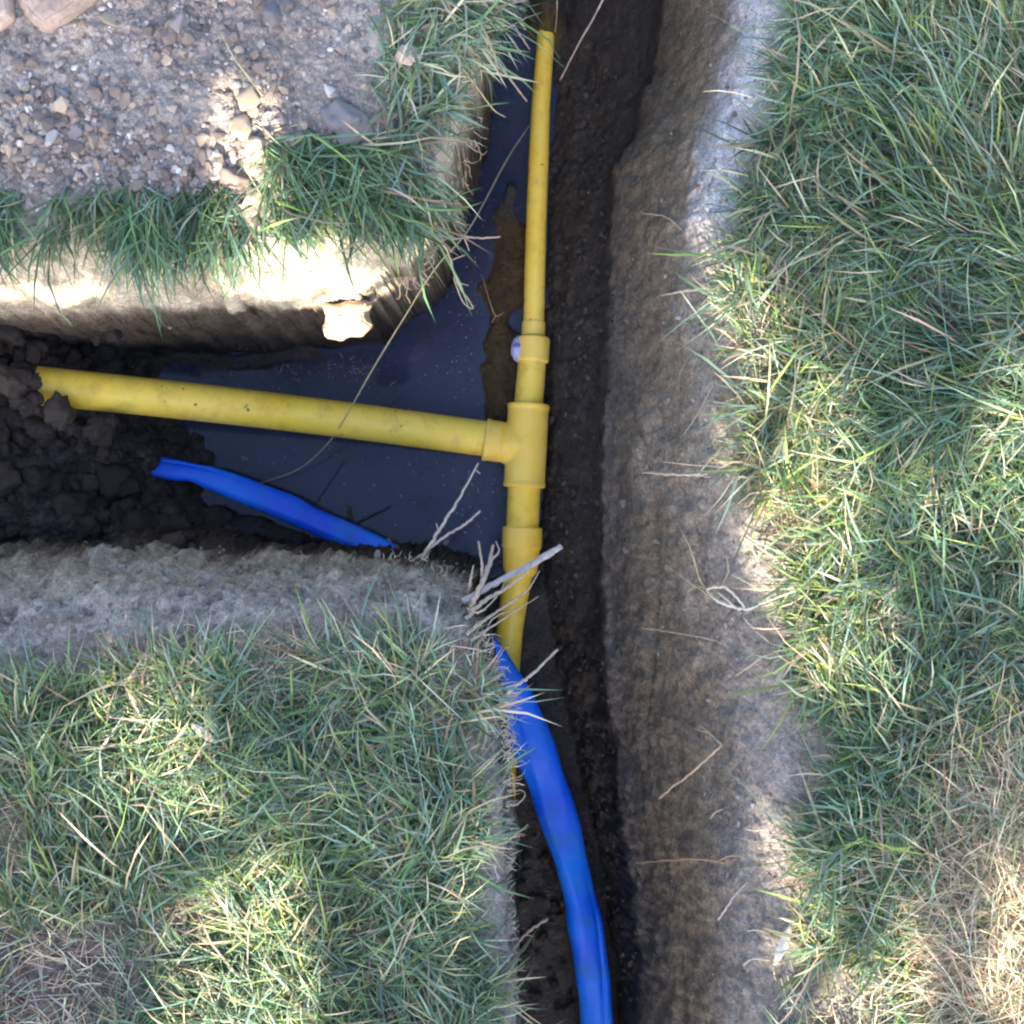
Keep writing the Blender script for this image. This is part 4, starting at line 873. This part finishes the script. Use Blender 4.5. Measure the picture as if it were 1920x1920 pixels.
def fd(r_):
    v = r_.uniform(60, 1900); return np.interp(v, [0, 600, 1300, 1900], [1120, 1085, 1080, 1170])+r_.gauss(0, 30), v, r_.choice((2, 3, 4, 5, 7))
crumbs('soil_crumbs', 900, fd, 3, crumb_material('wet_crumb', (.025, .02, .018), (.045, .037, .032), (.085, .07, .062)))

# ---------------------------------------------------------------- unseen tree to the south, its crown gaps shaped to dapple the turf
LIT = [(70,525,100,26,-.08),(615,505,195,56,-.08),(530,435,110,55,-.01),(455,240,52,75,0),(480,368,60,30,0),(650,600,60,50,-.14),
       (1370,530,60,45,0),(1450,620,85,70,0),(1530,740,85,80,0),(1480,890,130,60,0),(1900,760,55,150,0),(1760,870,60,30,0),(1500,1060,90,90,0),(1590,1150,80,70,0),(1440,760,40,60,0),
       (290,1290,110,75,0),(385,1375,75,40,0),(430,1740,170,60,0),(430,1835,170,50,0),(470,1640,90,45,0),(520,1560,40,40,0),
       (1640,1750,90,90,0),(1560,1850,130,60,0),(1490,1620,45,60,0),(1890,1560,22,60,0),(1875,1760,30,50,0),(1700,1560,20,30,0),(900,1550,16,16,0)]
r_ = np.random.default_rng(77); n = 44000
gxp = r_.uniform(-1.0, 1.0, n); gyp = r_.uniform(-1.75, 1.0, n); t = r_.uniform(3.4, 4.3, n)
keep = np.ones(n, bool)
for (a, b, ru, rv, zz_) in LIT:
    c = W(a, b, zz_); sv = np.array(SUN_V); c = c - sv*(c[2]/sv[2])*1.0
    k = S(zz_)/1920; m_ = 0.030
    q_ = ((gxp-c[0])/(ru*k+m_*.75))**2 + ((gyp-c[1])/(rv*k+m_*1.2))**2
    keep &= (q_ > 1) | (r_.random(n) < 0.006)
gxp, gyp, t = gxp[keep], gyp[keep], t[keep]; n = len(gxp)
cen = np.stack([gxp, gyp, 0*gxp], 1) + t[:, None]*np.array(SUN_V)[None, :]
A = r_.normal(0, 1, (n, 3)); A /= np.linalg.norm(A, axis=1)[:, None]; B = np.cross(A, r_.normal(0, 1, (n, 3))); B /= np.linalg.norm(B, axis=1)[:, None]
hl = r_.uniform(.022, .036, n)[:, None]; V = np.stack([cen-A*hl, cen+B*hl*.55, cen+A*hl, cen-B*hl*.55], 1).reshape(-1, 3)
me = mesh_np('crown', V, np.arange(4*n).reshape(-1, 4)); set_col(me, np.repeat(np.array([[.05, .09, .03]]), 4*n, 0))
tb = np.array(SUN_V)*3.9
tr_pts = [(tb[0]-.1, tb[1]-.4, -.1, .09), (tb[0]-.05, tb[1]-.3, .9, .07), (tb[0], tb[1]-.1, 1.6, .055), (tb[0]+.1, tb[1]+.1, 2.0, .03)]
c = catmull(tr_pts, 24); V, F = sweep(c[:, :3], c[:, 3], 14); tm = mesh_np('trunk', V, F); fix_normals(tm)
tree = bpy.data.objects.new('shade_tree', None); scene.collection.objects.link(tree)
tag(tree, 'unseen leafy low tree beyond the bottom edge with crown gaps shaped to dapple the grass', 'tree')
link('trunk', tm, M['bark'], tree); link('crown', me, M['green_leaf'], tree)
for i in range(7):
    a = i*0.9; e = np.array([tb[0]+.8*math.cos(a), tb[1]+.8*math.sin(a), tb[2]+.1]); s_ = np.array([tb[0]-.02, tb[1]-.2, 1.3])
    c = catmull([[*s_, .03], [*((s_+e)/2+[0, 0, .12]), .018], [*e, .006]], 12); V, F = sweep(c[:, :3], c[:, 3], 8); bm_ = mesh_np('branch', V, F); fix_normals(bm_); link('branch', bm_, M['bark'], tree)
